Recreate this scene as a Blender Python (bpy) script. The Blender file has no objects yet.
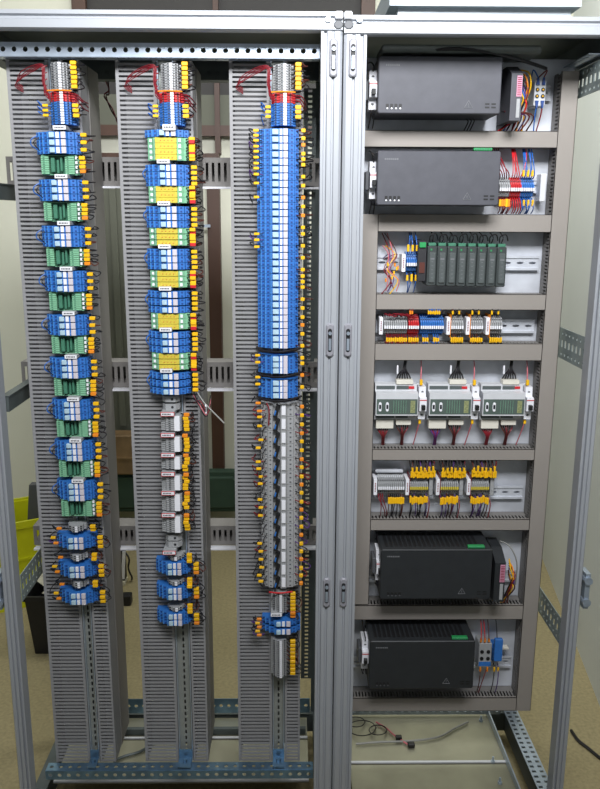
import bpy, math, random
from mathutils import Vector, Matrix
random.seed(7)
C = bpy.context.scene.collection
PI = math.pi

# ------------------------------------------------------------------ camera
CP = (-0.109826, -1.73748, 1.59683); YAW, PIT, ROL, FPX = 0.013925, 0.222035, 0.004614, 790.0
FW = Vector((math.sin(YAW)*math.cos(PIT), math.cos(YAW)*math.cos(PIT), -math.sin(PIT)))
R0 = Vector((math.cos(YAW), -math.sin(YAW), 0)); U0 = R0.cross(FW)
RR = R0*math.cos(ROL)+U0*math.sin(ROL); UU = -R0*math.sin(ROL)+U0*math.cos(ROL)
cam_d = bpy.data.cameras.new('camera'); cam = bpy.data.objects.new('camera', cam_d); C.objects.link(cam)
cam_d.sensor_fit = 'VERTICAL'; cam_d.sensor_height = 36.0; cam_d.lens = 36.0*FPX/789.0; cam_d.clip_start = .05
M4 = Matrix(((RR.x, UU.x, -FW.x, CP[0]), (RR.y, UU.y, -FW.y, CP[1]), (RR.z, UU.z, -FW.z, CP[2]), (0, 0, 0, 1)))
cam.matrix_world = M4
bpy.context.scene.camera = cam
# ------------------------------------------------------------------ world, lights, exposure
w = bpy.data.worlds.new('room_light'); bpy.context.scene.world = w; w.use_nodes = True
w.node_tree.nodes['Background'].inputs[0].default_value = (0.93, 0.97, 1.0, 1)
w.node_tree.nodes['Background'].inputs[1].default_value = 0.25
def area(name, loc, aim, sx, sy, power, col):
    l = bpy.data.lights.new(name, 'AREA'); l.shape = 'RECTANGLE'; l.size = sx; l.size_y = sy; l.energy = power; l.color = col
    o = bpy.data.objects.new(name, l); C.objects.link(o); o.location = loc
    o.rotation_euler = (Vector(aim)-Vector(loc)).to_track_quat('-Z', 'Y').to_euler()
    return o
area('ceiling_lamp_light', (0.15, -1.55, 2.80), (0.05, 0.1, 2.08), 1.3, 0.5, 35, (0.97, 0.98, 1.0)).data.spread = math.radians(98)
area('right_wall_fill_light', (0.55, 0.95, 2.95), (0.98, 1.0, 1.8), 0.3, 1.2, 20, (1.0, 1.0, 0.95))  # added fill to brighten the right wall; no known lamp there
area('rear_fill_light', (-0.9, 1.3, 2.9), (-0.9, 1.5, 0.0), 1.2, 0.3, 9, (1.0, 0.98, 0.92))  # area light filling the floor behind the cabinets
vs = bpy.context.scene.view_settings
bpy.context.scene.display_settings.display_device = 'sRGB'
vs.view_transform = 'Standard'; vs.look = 'None'; vs.exposure = 0.0; vs.gamma = 1.0; vs.use_curve_mapping = False

# ------------------------------------------------------------------ helpers
def W(px, py, Y):
    d = FW+RR*((px-300)/FPX)-UU*((py-394.5)/FPX); t = (Y-CP[1])/d.y
    return CP[0]+d.x*t, CP[2]+d.z*t
def WX(px, py, Y): return W(px, py, Y)[0]
def WZ(px, py, Y): return W(px, py, Y)[1]
def FL(px, py, Z=0.0):
    d = FW+RR*((px-300)/FPX)-UU*((py-394.5)/FPX); t = (Z-CP[2])/d.z
    return CP[0]+d.x*t, CP[1]+d.y*t
def lin(c): c /= 255.0; return c/12.92 if c <= .04045 else ((c+.055)/1.055)**2.4
MATS = {}
def mat(name, rgb, rough=.5, metal=0.0, var=.06, scale=60, trans=0, alpha=1, emit=0, bump=0, stretch=None):
    if name in MATS: return MATS[name]
    m = bpy.data.materials.new(name); m.use_nodes = True; nt = m.node_tree; b = nt.nodes['Principled BSDF']
    col = tuple(lin(c) for c in rgb)
    tc = nt.nodes.new('ShaderNodeTexCoord'); n = nt.nodes.new('ShaderNodeTexNoise'); n.inputs['Scale'].default_value = scale
    n.inputs['Detail'].default_value = 3
    if stretch:
        mp = nt.nodes.new('ShaderNodeMapping'); mp.inputs['Scale'].default_value = stretch
        nt.links.new(tc.outputs['Object'], mp.inputs[0]); nt.links.new(mp.outputs[0], n.inputs['Vector'])
    else: nt.links.new(tc.outputs['Object'], n.inputs['Vector'])
    r = nt.nodes.new('ShaderNodeValToRGB'); e = r.color_ramp.elements
    e[0].position = .3; e[1].position = .7
    e[0].color = tuple(c*(1-var) for c in col)+(1,); e[1].color = tuple(min(1, c*(1+var)) for c in col)+(1,)
    nt.links.new(n.outputs['Fac'], r.inputs[0]); nt.links.new(r.outputs[0], b.inputs['Base Color'])
    b.inputs['Roughness'].default_value = rough; b.inputs['Metallic'].default_value = metal
    if trans: b.inputs['Transmission Weight'].default_value = trans
    if alpha < 1: b.inputs['Alpha'].default_value = alpha
    if bump:
        bp = nt.nodes.new('ShaderNodeBump'); bp.inputs['Strength'].default_value = bump; bp.inputs['Distance'].default_value = .002
        nt.links.new(n.outputs['Fac'], bp.inputs['Height']); nt.links.new(bp.outputs[0], b.inputs['Normal'])
    MATS[name] = m; return m
# painted metal, plastics
POST = mat('pale_painted_steel', (168, 172, 178), .42, .15, .02, 8)
POSTG = mat('groove_painted_steel', (150, 150, 158), .5, .15, .02, 8)
ZINC = mat('galvanised_steel', (176, 188, 202), .34, .6, .14, 25)
ZINCB = mat('blue_zinc_steel', (120, 150, 175), .33, .8, .2, 30)
ZPLATE = mat('spangled_zinc_plate', (206, 210, 218), .38, .25, .22, 11)
ZBASE = mat('carpet_tinted_zinc', (160, 158, 138), .4, .5, .12, 9)  # warm tint paints in the khaki carpet's reflection
DSTEEL = mat('dark_grey_steel', (92, 100, 100), .5, .35, .1, 20)
DUCT = mat('grey_duct_plastic', (142, 142, 144), .6, 0, .03, 20)
DUCTL = mat('warm_grey_duct_lid', (146, 140, 134), .6, 0, .02, 10)
DUCTR = mat('warm_grey_slotted_plastic', (126, 123, 120), .6, 0, .02, 10)
BLK = mat('matt_black_plastic', (24, 24, 26), .5, 0, .1)
PSU = mat('lit_black_case', (76, 77, 84), .55, .1, .08, 40)  # black case lightened, the brighter light up high put into its colour
PSU2 = mat('shaded_black_case', (44, 47, 50), .5, .1, .08, 40)  # same black case darkened, the dimmer light low down put into its colour
GREYT = mat('grey_terminal_plastic', (158, 160, 162), .5, 0, .05, 200)
DGREY = mat('dark_grey_plastic', (84, 86, 90), .5, 0, .05)
BLUE = mat('blue_terminal_plastic', (48, 112, 190), .45, 0, .08, 120)
BLUEL = mat('light_blue_plastic', (84, 150, 214), .4, 0, .08, 120)
BLUED = mat('deep_blue_plastic', (26, 64, 130), .5, 0, .08, 120)
PLUG = mat('pale_blue_clear_plug', (176, 204, 218), .25, 0, .1, 120)
GREEN = mat('translucent_green_plastic', (128, 186, 150), .35, 0, .08, 120)
GREEND = mat('dark_green_board', (66, 122, 98), .45, 0, .12, 150)
GREENC = mat('bright_green_connector', (40, 150, 84), .45, 0, .08)
YELL = mat('yellow_marker_plastic', (240, 186, 16), .45, 0, .05)
ORNG = mat('orange_marker_plastic', (236, 140, 30), .45, 0, .05)
LIME = mat('mustard_yellow_carrier', (204, 186, 66), .45, 0, .12, 260)
WHITE = mat('white_plastic', (235, 236, 242), .45, 0, .02)
PINKW = mat('pale_pink_grey_plastic', (206, 200, 208), .5, 0, .03)
RED = mat('red_plastic', (196, 32, 40), .45, 0, .06)
REDW = mat('dark_red_wire', (122, 22, 34), .45, 0, .06)
PINKR = mat('pink_wire', (200, 110, 120), .5, 0, .06)
BLKW = mat('black_wire', (26, 24, 28), .45, 0, .06)
BRNW = mat('brown_wire', (84, 40, 30), .5, 0, .06)
BLUW = mat('blue_wire', (38, 96, 176), .45, 0, .06)
VIOW = mat('violet_wire', (84, 50, 120), .45, 0, .06)
GRYW = mat('grey_cable', (150, 150, 146), .5, 0, .06)
INK = mat('dark_print', (30, 32, 38), .6, 0, .02)
BEIGE = mat('beige_connector', (222, 218, 206), .5, 0, .03)
SHELL = mat('light_grey_case', (206, 208, 212), .45, 0, .03)

class MB:
    def __init__(s): s.v = []; s.f = []; s.m = []; s.mi = 0
    def face(s, idx): s.f.append(idx); s.m.append(s.mi)
    def box(s, x0, x1, y0, y1, z0, z1):
        b = len(s.v); s.v += [(x0,y0,z0),(x1,y0,z0),(x1,y1,z0),(x0,y1,z0),(x0,y0,z1),(x1,y0,z1),(x1,y1,z1),(x0,y1,z1)]
        for q in ((0,3,2,1),(4,5,6,7),(0,1,5,4),(1,2,6,5),(2,3,7,6),(3,0,4,7)): s.face([b+i for i in q])
        return s
    def rbox(s, x0, x1, y0, y1, z0, z1, r=.003):      # front corners rounded off in the X-Z outline, chamfered towards the front
        r = min(r, (x1-x0)*.4, (z1-z0)*.4)
        def ring(i, y):
            return [(x0+i+r,y,z0+i),(x1-i-r,y,z0+i),(x1-i,y,z0+i+r),(x1-i,y,z1-i-r),(x1-i-r,y,z1-i),(x0+i+r,y,z1-i),(x0+i,y,z1-i-r),(x0+i,y,z0+i+r)]
        b = len(s.v); e = min(r*.6, (y1-y0)*.4)
        for rg in (ring(0, y1), ring(0, y0+e), ring(e, y0)): s.v += rg
        s.face([b+i for i in range(8)][::-1]); s.face([b+16+i for i in range(8)])
        for k in (0, 8):
            for i in range(8): j = (i+1) % 8; s.face([b+k+i, b+k+j, b+k+8+j, b+k+8+i])
        return s
    def prism(s, prof, ax, a, b_):                    # prof: closed outline; ax = 'x','y','z' is the extrusion axis
        n = len(prof); b = len(s.v)
        for t in (a, b_):
            for p, q in prof:
                s.v.append({'x': (t,p,q), 'y': (p,t,q), 'z': (p,q,t)}[ax])
        s.face([b+i for i in range(n)][::-1]); s.face([b+n+i for i in range(n)])
        for i in range(n): j = (i+1) % n; s.face([b+i, b+j, b+n+j, b+n+i])
        return s
    def cyl(s, c, r, h, ax='y', n=10):
        pr = [(r*math.cos(2*PI*i/n), r*math.sin(2*PI*i/n)) for i in range(n)]
        if ax == 'y': s.prism([(c[0]+p, c[2]+q) for p, q in pr], 'y', c[1], c[1]+h)
        elif ax == 'z': s.prism([(c[0]+p, c[1]+q) for p, q in pr], 'z', c[2], c[2]+h)
        else: s.prism([(c[1]+p, c[2]+q) for p, q in pr], 'x', c[0], c[0]+h)
        return s
    def tube(s, pts, r, n=5, smooth=4):
        P = [Vector(p) for p in pts]
        if smooth and len(P) > 2:
            Q = []
            for i in range(len(P)-1):
                p0 = P[max(i-1, 0)]; p1 = P[i]; p2 = P[i+1]; p3 = P[min(i+2, len(P)-1)]
                for k in range(smooth):
                    t = k/smooth
                    Q.append(.5*((2*p1)+(p2-p0)*t+(2*p0-5*p1+4*p2-p3)*t*t+(3*p1-p0-3*p2+p3)*t**3))
            Q.append(P[-1]); P = Q
        b = len(s.v); up = Vector((.13, .37, .92))
        for i, p in enumerate(P):
            d = (P[min(i+1, len(P)-1)]-P[max(i-1, 0)]);
            d = d.normalized() if d.length > 1e-9 else Vector((0, 0, 1))
            a = d.cross(up); a = a.normalized() if a.length > .05 else d.cross(Vector((1, 0, 0))).normalized()
            c = d.cross(a)
            for k in range(n):
                th = 2*PI*k/n; q = p+a*(r*math.cos(th))+c*(r*math.sin(th)); s.v.append(tuple(q))
        for i in range(len(P)-1):
            for k in range(n):
                j = (k+1) % n; s.face([b+i*n+k, b+i*n+j, b+(i+1)*n+j, b+(i+1)*n+k])
        s.face([b+k for k in range(n)][::-1]); s.face([b+(len(P)-1)*n+k for k in range(n)])
        return s
    def build(s, name, m, parent=None, loc=None):
        me = bpy.data.meshes.new(name); me.from_pydata(s.v, [], s.f)
        ms = m if isinstance(m, (list, tuple)) else [m]
        for x in ms: me.materials.append(x)
        if len(ms) > 1:
            for p, i in zip(me.polygons, s.m): p.material_index = i
        me.update(); o = bpy.data.objects.new(name, me); C.objects.link(o)
        if parent: o.parent = parent
        if loc: o.location = loc
        return o
def tag(o, label=None, cat=None, group=None, kind=None):
    for k, v in (('label', label), ('category', cat), ('group', group), ('kind', kind)):
        if v: o[k] = v
    return o
def thing(name, label, cat, loc=(0, 0, 0), group=None):
    o = bpy.data.objects.new(name, None); o.empty_display_size = .02; C.objects.link(o); o.location = loc
    return tag(o, label, cat, group)
def copy_tree(o, parent=None):
    c = o.copy(); C.objects.link(c)
    if parent: c.parent = parent
    for ch in list(o.children): copy_tree(ch, c)
    return c
class Proto:
    """first call uses the thing itself, later calls copy it and its parts"""
    def __init__(s, root): s.root = root; s.used = False
    def put(s, loc, label, group=None, cat=None):
        o = s.root if not s.used else copy_tree(s.root)
        s.used = True; o.location = loc; o['label'] = label
        if group: o['group'] = group
        elif 'group' in o: del o['group']
        return o
def structure(o): o['kind'] = 'structure'; return o
def perf(L, H, holes, mtl, name, parent=None, loc=(0, 0, 0), rot=None, thick=.002):
    """strip in local X (length) - Z (height) with real holes; holes = [(z_centre, pitch, rx, rz, square)] one per row band"""
    mb = MB(); bands = len(holes); bh = H/bands
    for bi, (p, rx, rz, sq) in enumerate(holes):
        n = max(1, int(round(L/p))); pw = L/n; z0 = bi*bh; zc = z0+bh/2
        for i in range(n):
            x0 = i*pw; x1 = x0+pw; xc = (x0+x1)/2; b = len(mb.v)
            out = [(x0,z0),(xc,z0),(x1,z0),(x1,zc),(x1,z0+bh),(xc,z0+bh),(x0,z0+bh),(x0,zc)]
            k = 1.0 if sq else .7071
            inn = [(xc-rx*k,zc-rz*k),(xc,zc-rz),(xc+rx*k,zc-rz*k),(xc+rx,zc),(xc+rx*k,zc+rz*k),(xc,zc+rz),(xc-rx*k,zc+rz*k),(xc-rx,zc)]
            mb.v += [(a, 0, c) for a, c in out+inn]
            for q in range(8): r = (q+1) % 8; mb.face([b+q, b+r, b+8+r, b+8+q])
    o = mb.build(name, mtl, parent, loc)
    if rot: o.rotation_euler = rot
    md = o.modifiers.new('thickness', 'SOLIDIFY'); md.thickness = thick; md.offset = 0
    return o
def ordinal(i): return ['topmost', 'second', 'third', 'fourth', 'fifth', 'sixth', 'seventh', 'eighth', 'ninth', 'tenth', 'eleventh', 'twelfth', 'thirteenth', 'fourteenth', 'fifteenth', 'sixteenth'][i]
WIRES = [0]
def wire(pts, r, m, label, group, tagspec=None, tagmat=None, name='wire'):
    """one wire; tagspec = (centre, axis, length, width) adds its marker sleeve as a part"""
    o = MB().tube(pts, r, 5, 4).build('tagged_wire' if tagspec and name == 'wire' else name, m); tag(o, label, 'wire', group); WIRES[0] += 1
    if tagspec:
        (x, y, z), ax, L, wd = tagspec; b = MB()
        if ax == 'x': b.rbox(x-L/2, x+L/2, y-wd/2, y+wd/2, z-wd/2, z+wd/2, .0012)
        else: b.rbox(x-wd/2, x+wd/2, y-wd/2, y+wd/2, z-L/2, z+L/2, .0012)
        t = b.build('wire_marker', tagmat or YELL, o); t['label'] = 'yellow marker sleeve' if (tagmat or YELL) is YELL else 'coloured marker sleeve'
    return o

# ------------------------------------------------------------------ the room
CREAM = mat('cream_wall_paint', (214, 214, 198), .85, 0, .02, 3)
GRWALL = mat('pale_green_grey_wall_paint', (206, 210, 208), .85, 0, .03, 2)
FLOORM = mat('khaki_carpet', (152, 141, 106), .95, 0, .14, 90, bump=.4)
WOOD = mat('dark_brown_wood', (70, 46, 34), .5, 0, .2, 12, stretch=(1, 1, .1))
PANE = mat('dark_glass', (40, 38, 36), .6, 0, .1, 4)
OLIVE = mat('grey_olive_door_paint', (92, 94, 82), .7, 0, .06, 4)
DKGREEN = mat('dark_green_panel', (44, 66, 52), .8, 0, .1, 10)
structure(MB().box(-1.9, 2.2, -3.0, 2.1, -.05, 0).build('floor', FLOORM))
structure(MB().box(-1.9, 2.2, 2.02, 2.1, 0, 3.1).build('wall_back', CREAM))
structure(MB().box(-1.9, -1.82, -3.0, 2.02, 0, 3.1).build('wall_left', GRWALL))
wr = MB()
sl = (1.103-.931)/(1.754-.596)
def wx(y): return .931+(y-.596)*sl
wr.prism([(wx(-2.0), -2.0), (wx(2.02), 2.02), (wx(2.02)+.08, 2.02), (wx(-2.0)+.08, -2.0)], 'z', 0, 3.1)
structure(wr.build('wall_right', GRWALL))
structure(MB().box(-1.82, wx(2.0), 2.0, 2.02, .03, .19).build('baseboard_back', mat('grey_baseboard', (150, 152, 138), .7, 0, .04)))
# door with dark transom in the back wall
d = MB(); d.box(-1.05, -.99, 1.96, 2.02, 0, 2.9); d.box(-.485, -.428, 1.96, 2.02, .38, 1.87); d.box(-.443, -.420, 1.96, 2.02, 1.87, 2.9); d.box(.2, .26, 1.96, 2.02, 0, 2.9)
d.box(-1.05, .26, 1.96, 2.02, 2.85, 2.9); d.box(-.99, .2, 1.965, 2.02, 1.945, 1.99); d.box(-.99, -.46, 1.965, 2.02, 1.84, 1.87)
fr = structure(d.build('door_1', WOOD))
MB().box(-.99, .2, 1.99, 2.02, 2.12, 2.85).build('transom_pane', PANE, fr)
MB().box(-.99, .2, 1.98, 2.02, 1.99, 2.12).build('transom_panel', OLIVE, fr)
lf = MB(); lf.box(-.99, -.56, 1.985, 2.02, .19, 1.84)
lf.box(-.93, -.90, 1.975, 1.99, .6, 1.84); lf.box(-.62, -.60, 1.975, 1.99, .19, 1.84)
lfo = lf.build('door_leaf', OLIVE, fr)
hb = MB(); hb.cyl((-.52, 1.95, 1.55), .008, .03, 'y'); hb.box(-.53, -.47, 1.94, 1.95, 1.545, 1.558); hb.build('door_handle', ZINC, fr)
tag(MB().box(-.99, -.35, 1.90, 1.96, .19, .39).rbox(-.97, -.37, 1.885, 1.9, .21, .37, .01).build('floor_panel', DKGREEN), 'dark green low panel leaning along the back wall behind the ducts', 'panel')
bx = MB().rbox(-.96, -.80, 1.86, 1.955, .39, .585, .01); bx.box(-.95, -.81, 1.853, 1.862, .47, .48)
tag(bx.build('wooden_box', mat('tan_wood', (122, 98, 66), .7, 0, .2, 18)), 'tan wooden box on the dark green panel behind the left cabinet', 'box')
# ------------------------------------------------------------------ cabinet frames
def post_profile(x0, x1, flip):
    """rolled section of the upright: outer land, groove, inner land with a stepped lip"""
    wv = x1-x0
    pr = [(0, .04), (0, .006), (.12, 0), (.36, 0), (.40, .004), (.47, .004), (.50, 0), (.70, 0), (.73, .008), (.84, .008), (.87, .003), (1, .003), (1, .04)]
    if flip: pr = [(1-a, b) for a, b in pr][::-1]
    return [(x0+a*wv, b) for a, b in pr]
def lock_plate(parent, x, z):
    mb = MB().rbox(x-.0085, x+.0085, -.006, .001, z-.037, z+.037, .004)
    o = mb.build('lock_plate', POSTG, parent)
    MB().rbox(x-.0045, x+.0045, -.0075, -.005, z-.026, z+.026, .003).build('slot', BLK, o)
    q = MB(); q.cyl((x, -.011, z+.016), .004, .006, 'y', 10); q.box(x-.003, x+.003, -.009, -.006, z-.022, z+.004); q.build('bolt', ZINC, o)
ZT = 2.0; ZB = .10
PZ = [WZ(336, 58, 0), WZ(335, 340, 0), WZ(332, 592, 0)]
def cabinet(name, label, xa, xb, wl, wr_, ZT=2.0):
    t = thing(name, label, 'cabinet frame')
    for (a, b, fl, nm) in ((xa, xa+wl, False, 'front_post'), (xb-wr_, xb, True, 'front_post')):
        MB().prism(post_profile(a, b, fl), 'z', ZB, ZT-.040).build(nm, POST, t)
    for a in (xa, xb-.04):
        MB().prism([(a, .46), (a+.04, .46), (a+.04, .42), (a+.028, .42), (a+.028, .435), (a, .435)], 'z', ZB, ZT-.07).build('rear_post', DSTEEL, t)
    # top beam: three lands
    pr = [(.03, ZT), (.0, ZT-.003), (0, ZT-.011), (.006, ZT-.014), (.006, ZT-.018), (-.001, ZT-.021), (-.001, ZT-.037), (.004, ZT-.040), (.022, ZT-.040), (.022, ZT)]
    MB().prism(pr, 'x', xa, xb).build('top_beam', POST, t)
    MB().box(xa, xb, .42, .46, ZT-.07, ZT).build('rear_beam', DSTEEL, t)
    MB().box(xa+.005, xb-.005, .05, .42, ZT-.012, ZT-.008).build('roof_plate', DSTEEL, t)
    for a in (xa, xb-.035): MB().box(a, a+.035, .05, .42, ZT-.07, ZT-.012).build('top_side_beam', DSTEEL, t)
    MB().box(xa, xb, 0, .05, ZB-.06, ZB).build('bottom_beam', POST, t)
    MB().box(xa, xb, .42, .46, ZB-.06, ZB).build('bottom_beam', DSTEEL, t)
    for a in (xa, xb-.035): MB().box(a, a+.035, .05, .42, ZB-.06, ZB).build('bottom_side_beam', DSTEEL, t)
    return t
LX0, LX1 = -.792, -.0015; RX0, RX1 = .0015, .594
cl = cabinet('electrical_cabinet', 'wide pale grey open cabinet frame on the left, holding three tall ducted columns', LX0, LX1, .030, .044, 2.006)
cr = cabinet('electrical_cabinet', 'narrower pale grey open cabinet frame on the right, around the stacked equipment rows', RX0, RX1, .047, .030)
for z in PZ: lock_plate(cl, -.020, z); lock_plate(cr, .020, z)
for z in PZ[2:]:
    for (c_, xx) in ((cl, -.802), (cr, .606)):
        mb = MB().box(xx-.006, xx+.006, .0, .04, z-.045, z+.045); mb.cyl((xx, -.006, z+.028), .010, .03, 'y'); mb.cyl((xx, -.006, z-.028), .010, .03, 'y')
        mb.build('hinge', ZINC, c_)
# corner castings joining the frames
for (c_, s) in ((cl, -1), (cr, 1)):
    MB().rbox(min(s*.001, s*.020), max(s*.001, s*.020), -.003, .0, ZT-.030, ZT-.014, .005).build('corner_piece', DGREY, c_); MB().rbox(min(s*.001, s*.018), max(s*.001, s*.018), -.003, .02, ZT-.011, ZT+.004, .003).build('joining_clip', SHELL, c_)
    MB().cyl((s*.032, -.005, ZT-.012), .006, .006).build('corner_screw', ZINC, c_)
# raised roof plate on the right cabinet
MB().box(.10, .505, .06, .42, ZT+.03, ZT+.085).box(.12, .49, .08, .40, ZT, ZT+.03).build('raised_roof', mat('grey_roof_steel', (176, 184, 190), .5, .3, .03, 10), cr)
# crossbars inside the frames, front to back
def side_rail(label, x, z, h, perfd, face, y0=.045, y1=.42):
    if perfd:
        o = perf(y1-y0, h, [(.025, .0042, .0042, False), (.025, .006, .0085, True), (.025, .0042, .0042, False)], mat('depth_rail_steel', (142, 154, 154), .45, .2, .1, 20), 'depth_rail', None, (x, y0, z-h/2), (0, 0, PI/2))
    else:
        o = MB().prism([(x-.008, z-h/2), (x+.008, z-h/2), (x+.008, z+h/2), (x-.008, z+h/2)], 'y', y0, y1).build('depth_rail', DSTEEL)
    # rolled flanges
    MB().box(x-.010, x+.010, y0, y1, z+h/2-.001, z+h/2+.002).build('flange', ZINC if perfd else DSTEEL, o if not perfd else None) if not perfd else None
    tag(o, label, 'rail'); return o
side_rail('perforated grey depth rail at mid height inside the right edge of the right cabinet', .572, 1.290, .076, True, 1)
side_rail('perforated grey depth rail low inside the right edge of the right cabinet', .572, .582, .070, True, 1)
side_rail('perforated depth rail at the top right corner of the right cabinet', .555, 1.895, .062, True, 1)
side_rail('plain dark depth rail high inside the left edge of the left cabinet', -.765, 1.647, .034, False, 1)
side_rail('plain dark depth rail at mid height inside the left edge of the left cabinet', -.765, 1.170, .036, False, 1)
side_rail('perforated depth rail low at the left, in front of the yellow crate', -.762, .709, .070, True, 1)
def long_rail(label, x0, x1, y, z0, z1, m, rows=1, flange=.03, top=False):
    t = thing('perforated_rail', label, 'rail', (x0, y, z0))
    perf(x1-x0, z1-z0, [(.0238, .0055, .0055, False)]*rows, m, 'face', t)
    if flange:
        f = perf(x1-x0, flange, [(.0238, .0055, .0055, False)], m, 'flange', t, (0, 0, (z1-z0) if top else 0), (-PI/2 if False else PI/2*-1, 0, 0))
    return t
long_rail('galvanised rail with a row of round holes across the top of the three columns', -.752, -.046, .062, 1.925, 1.953, ZINC)
long_rail('galvanised rail with holes across the foot of the three columns', -.740, -.046, .052, .167, .192, ZINCB, 1, .03, True)
long_rail('galvanised rail with holes across the back, low behind the three columns', -.75, -.046, .405, WZ(130, 713, .405), WZ(130, 699, .405), ZINCB, 1, 0)
long_rail('galvanised rail with holes across the back, at the very top behind the columns', -.75, -.046, .41, WZ(220, 80, .41), WZ(220, 66, .41), DSTEEL, 1, 0)
# base plates
def base(label, x0, x1, ys):
    t = thing('base_plate', label, 'plate')
    for i, (a, b) in enumerate(ys):
        MB().box(x0, x1, a, b, .098, .102).build('plate_section', ZBASE, t); MB().box(x0, x1, a, a+.007, .102, .106).build('folded_lip', SHELL, t)
    return t
base('zinc base plates at the foot of the left cabinet behind the columns', -.745, -.055, ((.12, .295), (.30, .40)))
base('zinc base plates at the foot of the right cabinet under the equipment', .06, .50, ((.055, .185), (.19, .415)))
MBt = thing('perforated_rail', 'perforated zinc rail running front to back on the floor of the right cabinet', 'rail', (.505, .055, .125))
perf(.36, .042, [(.02, .0042, .0055, True), (.02, .0042, .0055, True)], ZINC, 'face', MBt, (.042, 0, 0), (PI/2, 0, PI/2)); 
MB().box(-.006, -.002, 0, .36, -.022, .0).build('flange', ZINC, MBt)
for i, (a, b) in enumerate(((512, 781), (505, 760), (493, 719))):
    x, y = FL(a-12, b, .11)
    sc = MB().cyl((0, 0, 0), .006, .006, 'z', 8); sc.cyl((0, 0, .006), .003, .012, 'z', 6)
    tag(sc.build('bolt', ZINC, None, (min(x, .49), y, .1025)), ['zinc bolt nearest the front', 'zinc bolt in the middle', 'zinc bolt at the back'][i]+' of the right cabinet base plate', 'bolt')
long_rail('galvanised rail with holes across the back at the foot of the right cabinet', .055, .54, .405, .108, .135, ZINC, 1, 0)

# ------------------------------------------------------------------ slotted ducts of the three columns
def face_duct(name, label, x0, x1, y0, y1, z0, z1, pitch=.010, slot=.0046, bw=.006, side=None, m=DUCT, axis='z'):
    """a wiring duct whose slotted side faces the room; one mesh"""
    mb = MB()
    def B(a0, a1, b0, b1, c0, c1):   # a = across, b = depth, c = along
        if axis == 'z': mb.box(a0, a1, b0, b1, c0, c1)
        else: mb.box(c0, c1, b0, b1, a0, a1)
    a0, a1, c0, c1 = (x0, x1, z0, z1) if axis == 'z' else (z0, z1, x0, x1)
    B(a0, a0+bw, y0, y1, c0, c1); B(a1-bw, a1, y0, y1, c0, c1)
    B(a0+bw, a1-bw, y1-.002, y1, c0, c1)
    n = int((c1-c0)/pitch); p = (c1-c0)/n
    for i in range(n):
        B(a0+bw, a1-bw, y0+.0008, y0+.003, c0+i*p, c0+i*p+(p-slot))
    o = mb.build(name, m); tag(o, label, 'cable duct'); return o
YD = .10
cols = [('left', 52, 87, 97, 113), ('middle', 143, 177, 192, 207), ('right', 238, 272, 285, 300)]
CX = []
ZC0, ZC1 = .182, 1.925
DINM = mat('dull_rail_steel', (150, 154, 150), .45, .3, .06, 20)
for k, (nm, a, b, c, d_) in enumerate(cols):
    X = [WX(q, 700, YD) for q in (a, b, c, d_)]; CX.append(X)
    face_duct('slotted_duct', 'wide grey slotted duct on the left side of the %s column of terminals' % nm, X[0], X[1], YD, YD+.07, ZC0, ZC1, bw=.007)
    face_duct('slotted_duct', 'narrow grey slotted duct on the right side of the %s column of terminals' % nm, X[2], X[3], YD, YD+.07, ZC0, ZC1, bw=.005)
    # mounting rail with punched slots
    rl = thing('mounting_rail', 'steel mounting rail with punched slots down the centre of the %s column' % nm, 'rail', (X[1], YD+.012, ZC0))
    wv = X[2]-X[1]
    o = perf(ZC1-ZC0, wv-.004, [(.018, .0058, .0022, True)], DINM, 'rail_face', rl, (wv-.002, 0, 0), (0, -PI/2, 0))
    q = MB().box(.0015, .004, -.012, .0, 0, ZC1-ZC0); q.box(wv-.004, wv-.0015, -.012, 0, 0, ZC1-ZC0); q.build('rail_lip', ZINC, rl)
    # support profile behind
    q = MB(); q.box(X[0]+.002, X[3]+.001, YD+.072, YD+.076, ZC0, ZC1); q.box(X[3]-.003, X[3]+.001, YD+.076, YD+.17, ZC0, ZC1); q.box(X[0]+.002, X[0]+.006, YD+.076, YD+.17, ZC0, ZC1)
    tag(q.build('support_profile', DUCTR), 'grey-brown support profile carrying the %s column' % nm, 'profile')
    br = MB().box(X[1]+.002, X[2]-.002, .056, .096, .196, .199); br.box(X[1]+.002, X[2]-.002, .093, .096, .199, .222); br.cyl(((X[1]+X[2])/2, .078, .199), .006, .007, 'z', 6)
    tag(br.build('foot_bracket', ZINCB), 'blue-zinc foot bracket with bolt at the bottom of the %s column' % nm, 'bracket')
# white translucent covers seen through the slots (cable bundles inside): pale cable bundles
PALE = mat('pale_flat_cable', (196, 196, 192), .6, 0, .05)
for k, (px, y0, y1) in enumerate(((36, 200, 262), (32, 85, 112), (240, 188, 222), (240, 300, 345))):
    z1_, z0_ = WZ(px, y0, YD+.01), WZ(px, y1, YD+.01); x = WX(px, (y0+y1)/2, YD+.008)
    q = MB()
    for j in range(5): q.tube([(x-.008+j*.004, YD+.012, z0_), (x-.008+j*.004+.001, YD+.009, (z0_+z1_)/2), (x-.008+j*.004, YD+.012, z1_)], .0019, 5, 3)
    tag(q.build('cable_bundle', PALE), ['pale cable bundle inside the left column duct beside the second blue cluster', 'pale cable bundle inside the left column duct near its top', 'pale cable bundle in the right column duct, just below the topmost cross duct', 'pale cable bundle in the right column duct, just above the middle cross duct'][k], 'cable')
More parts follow.
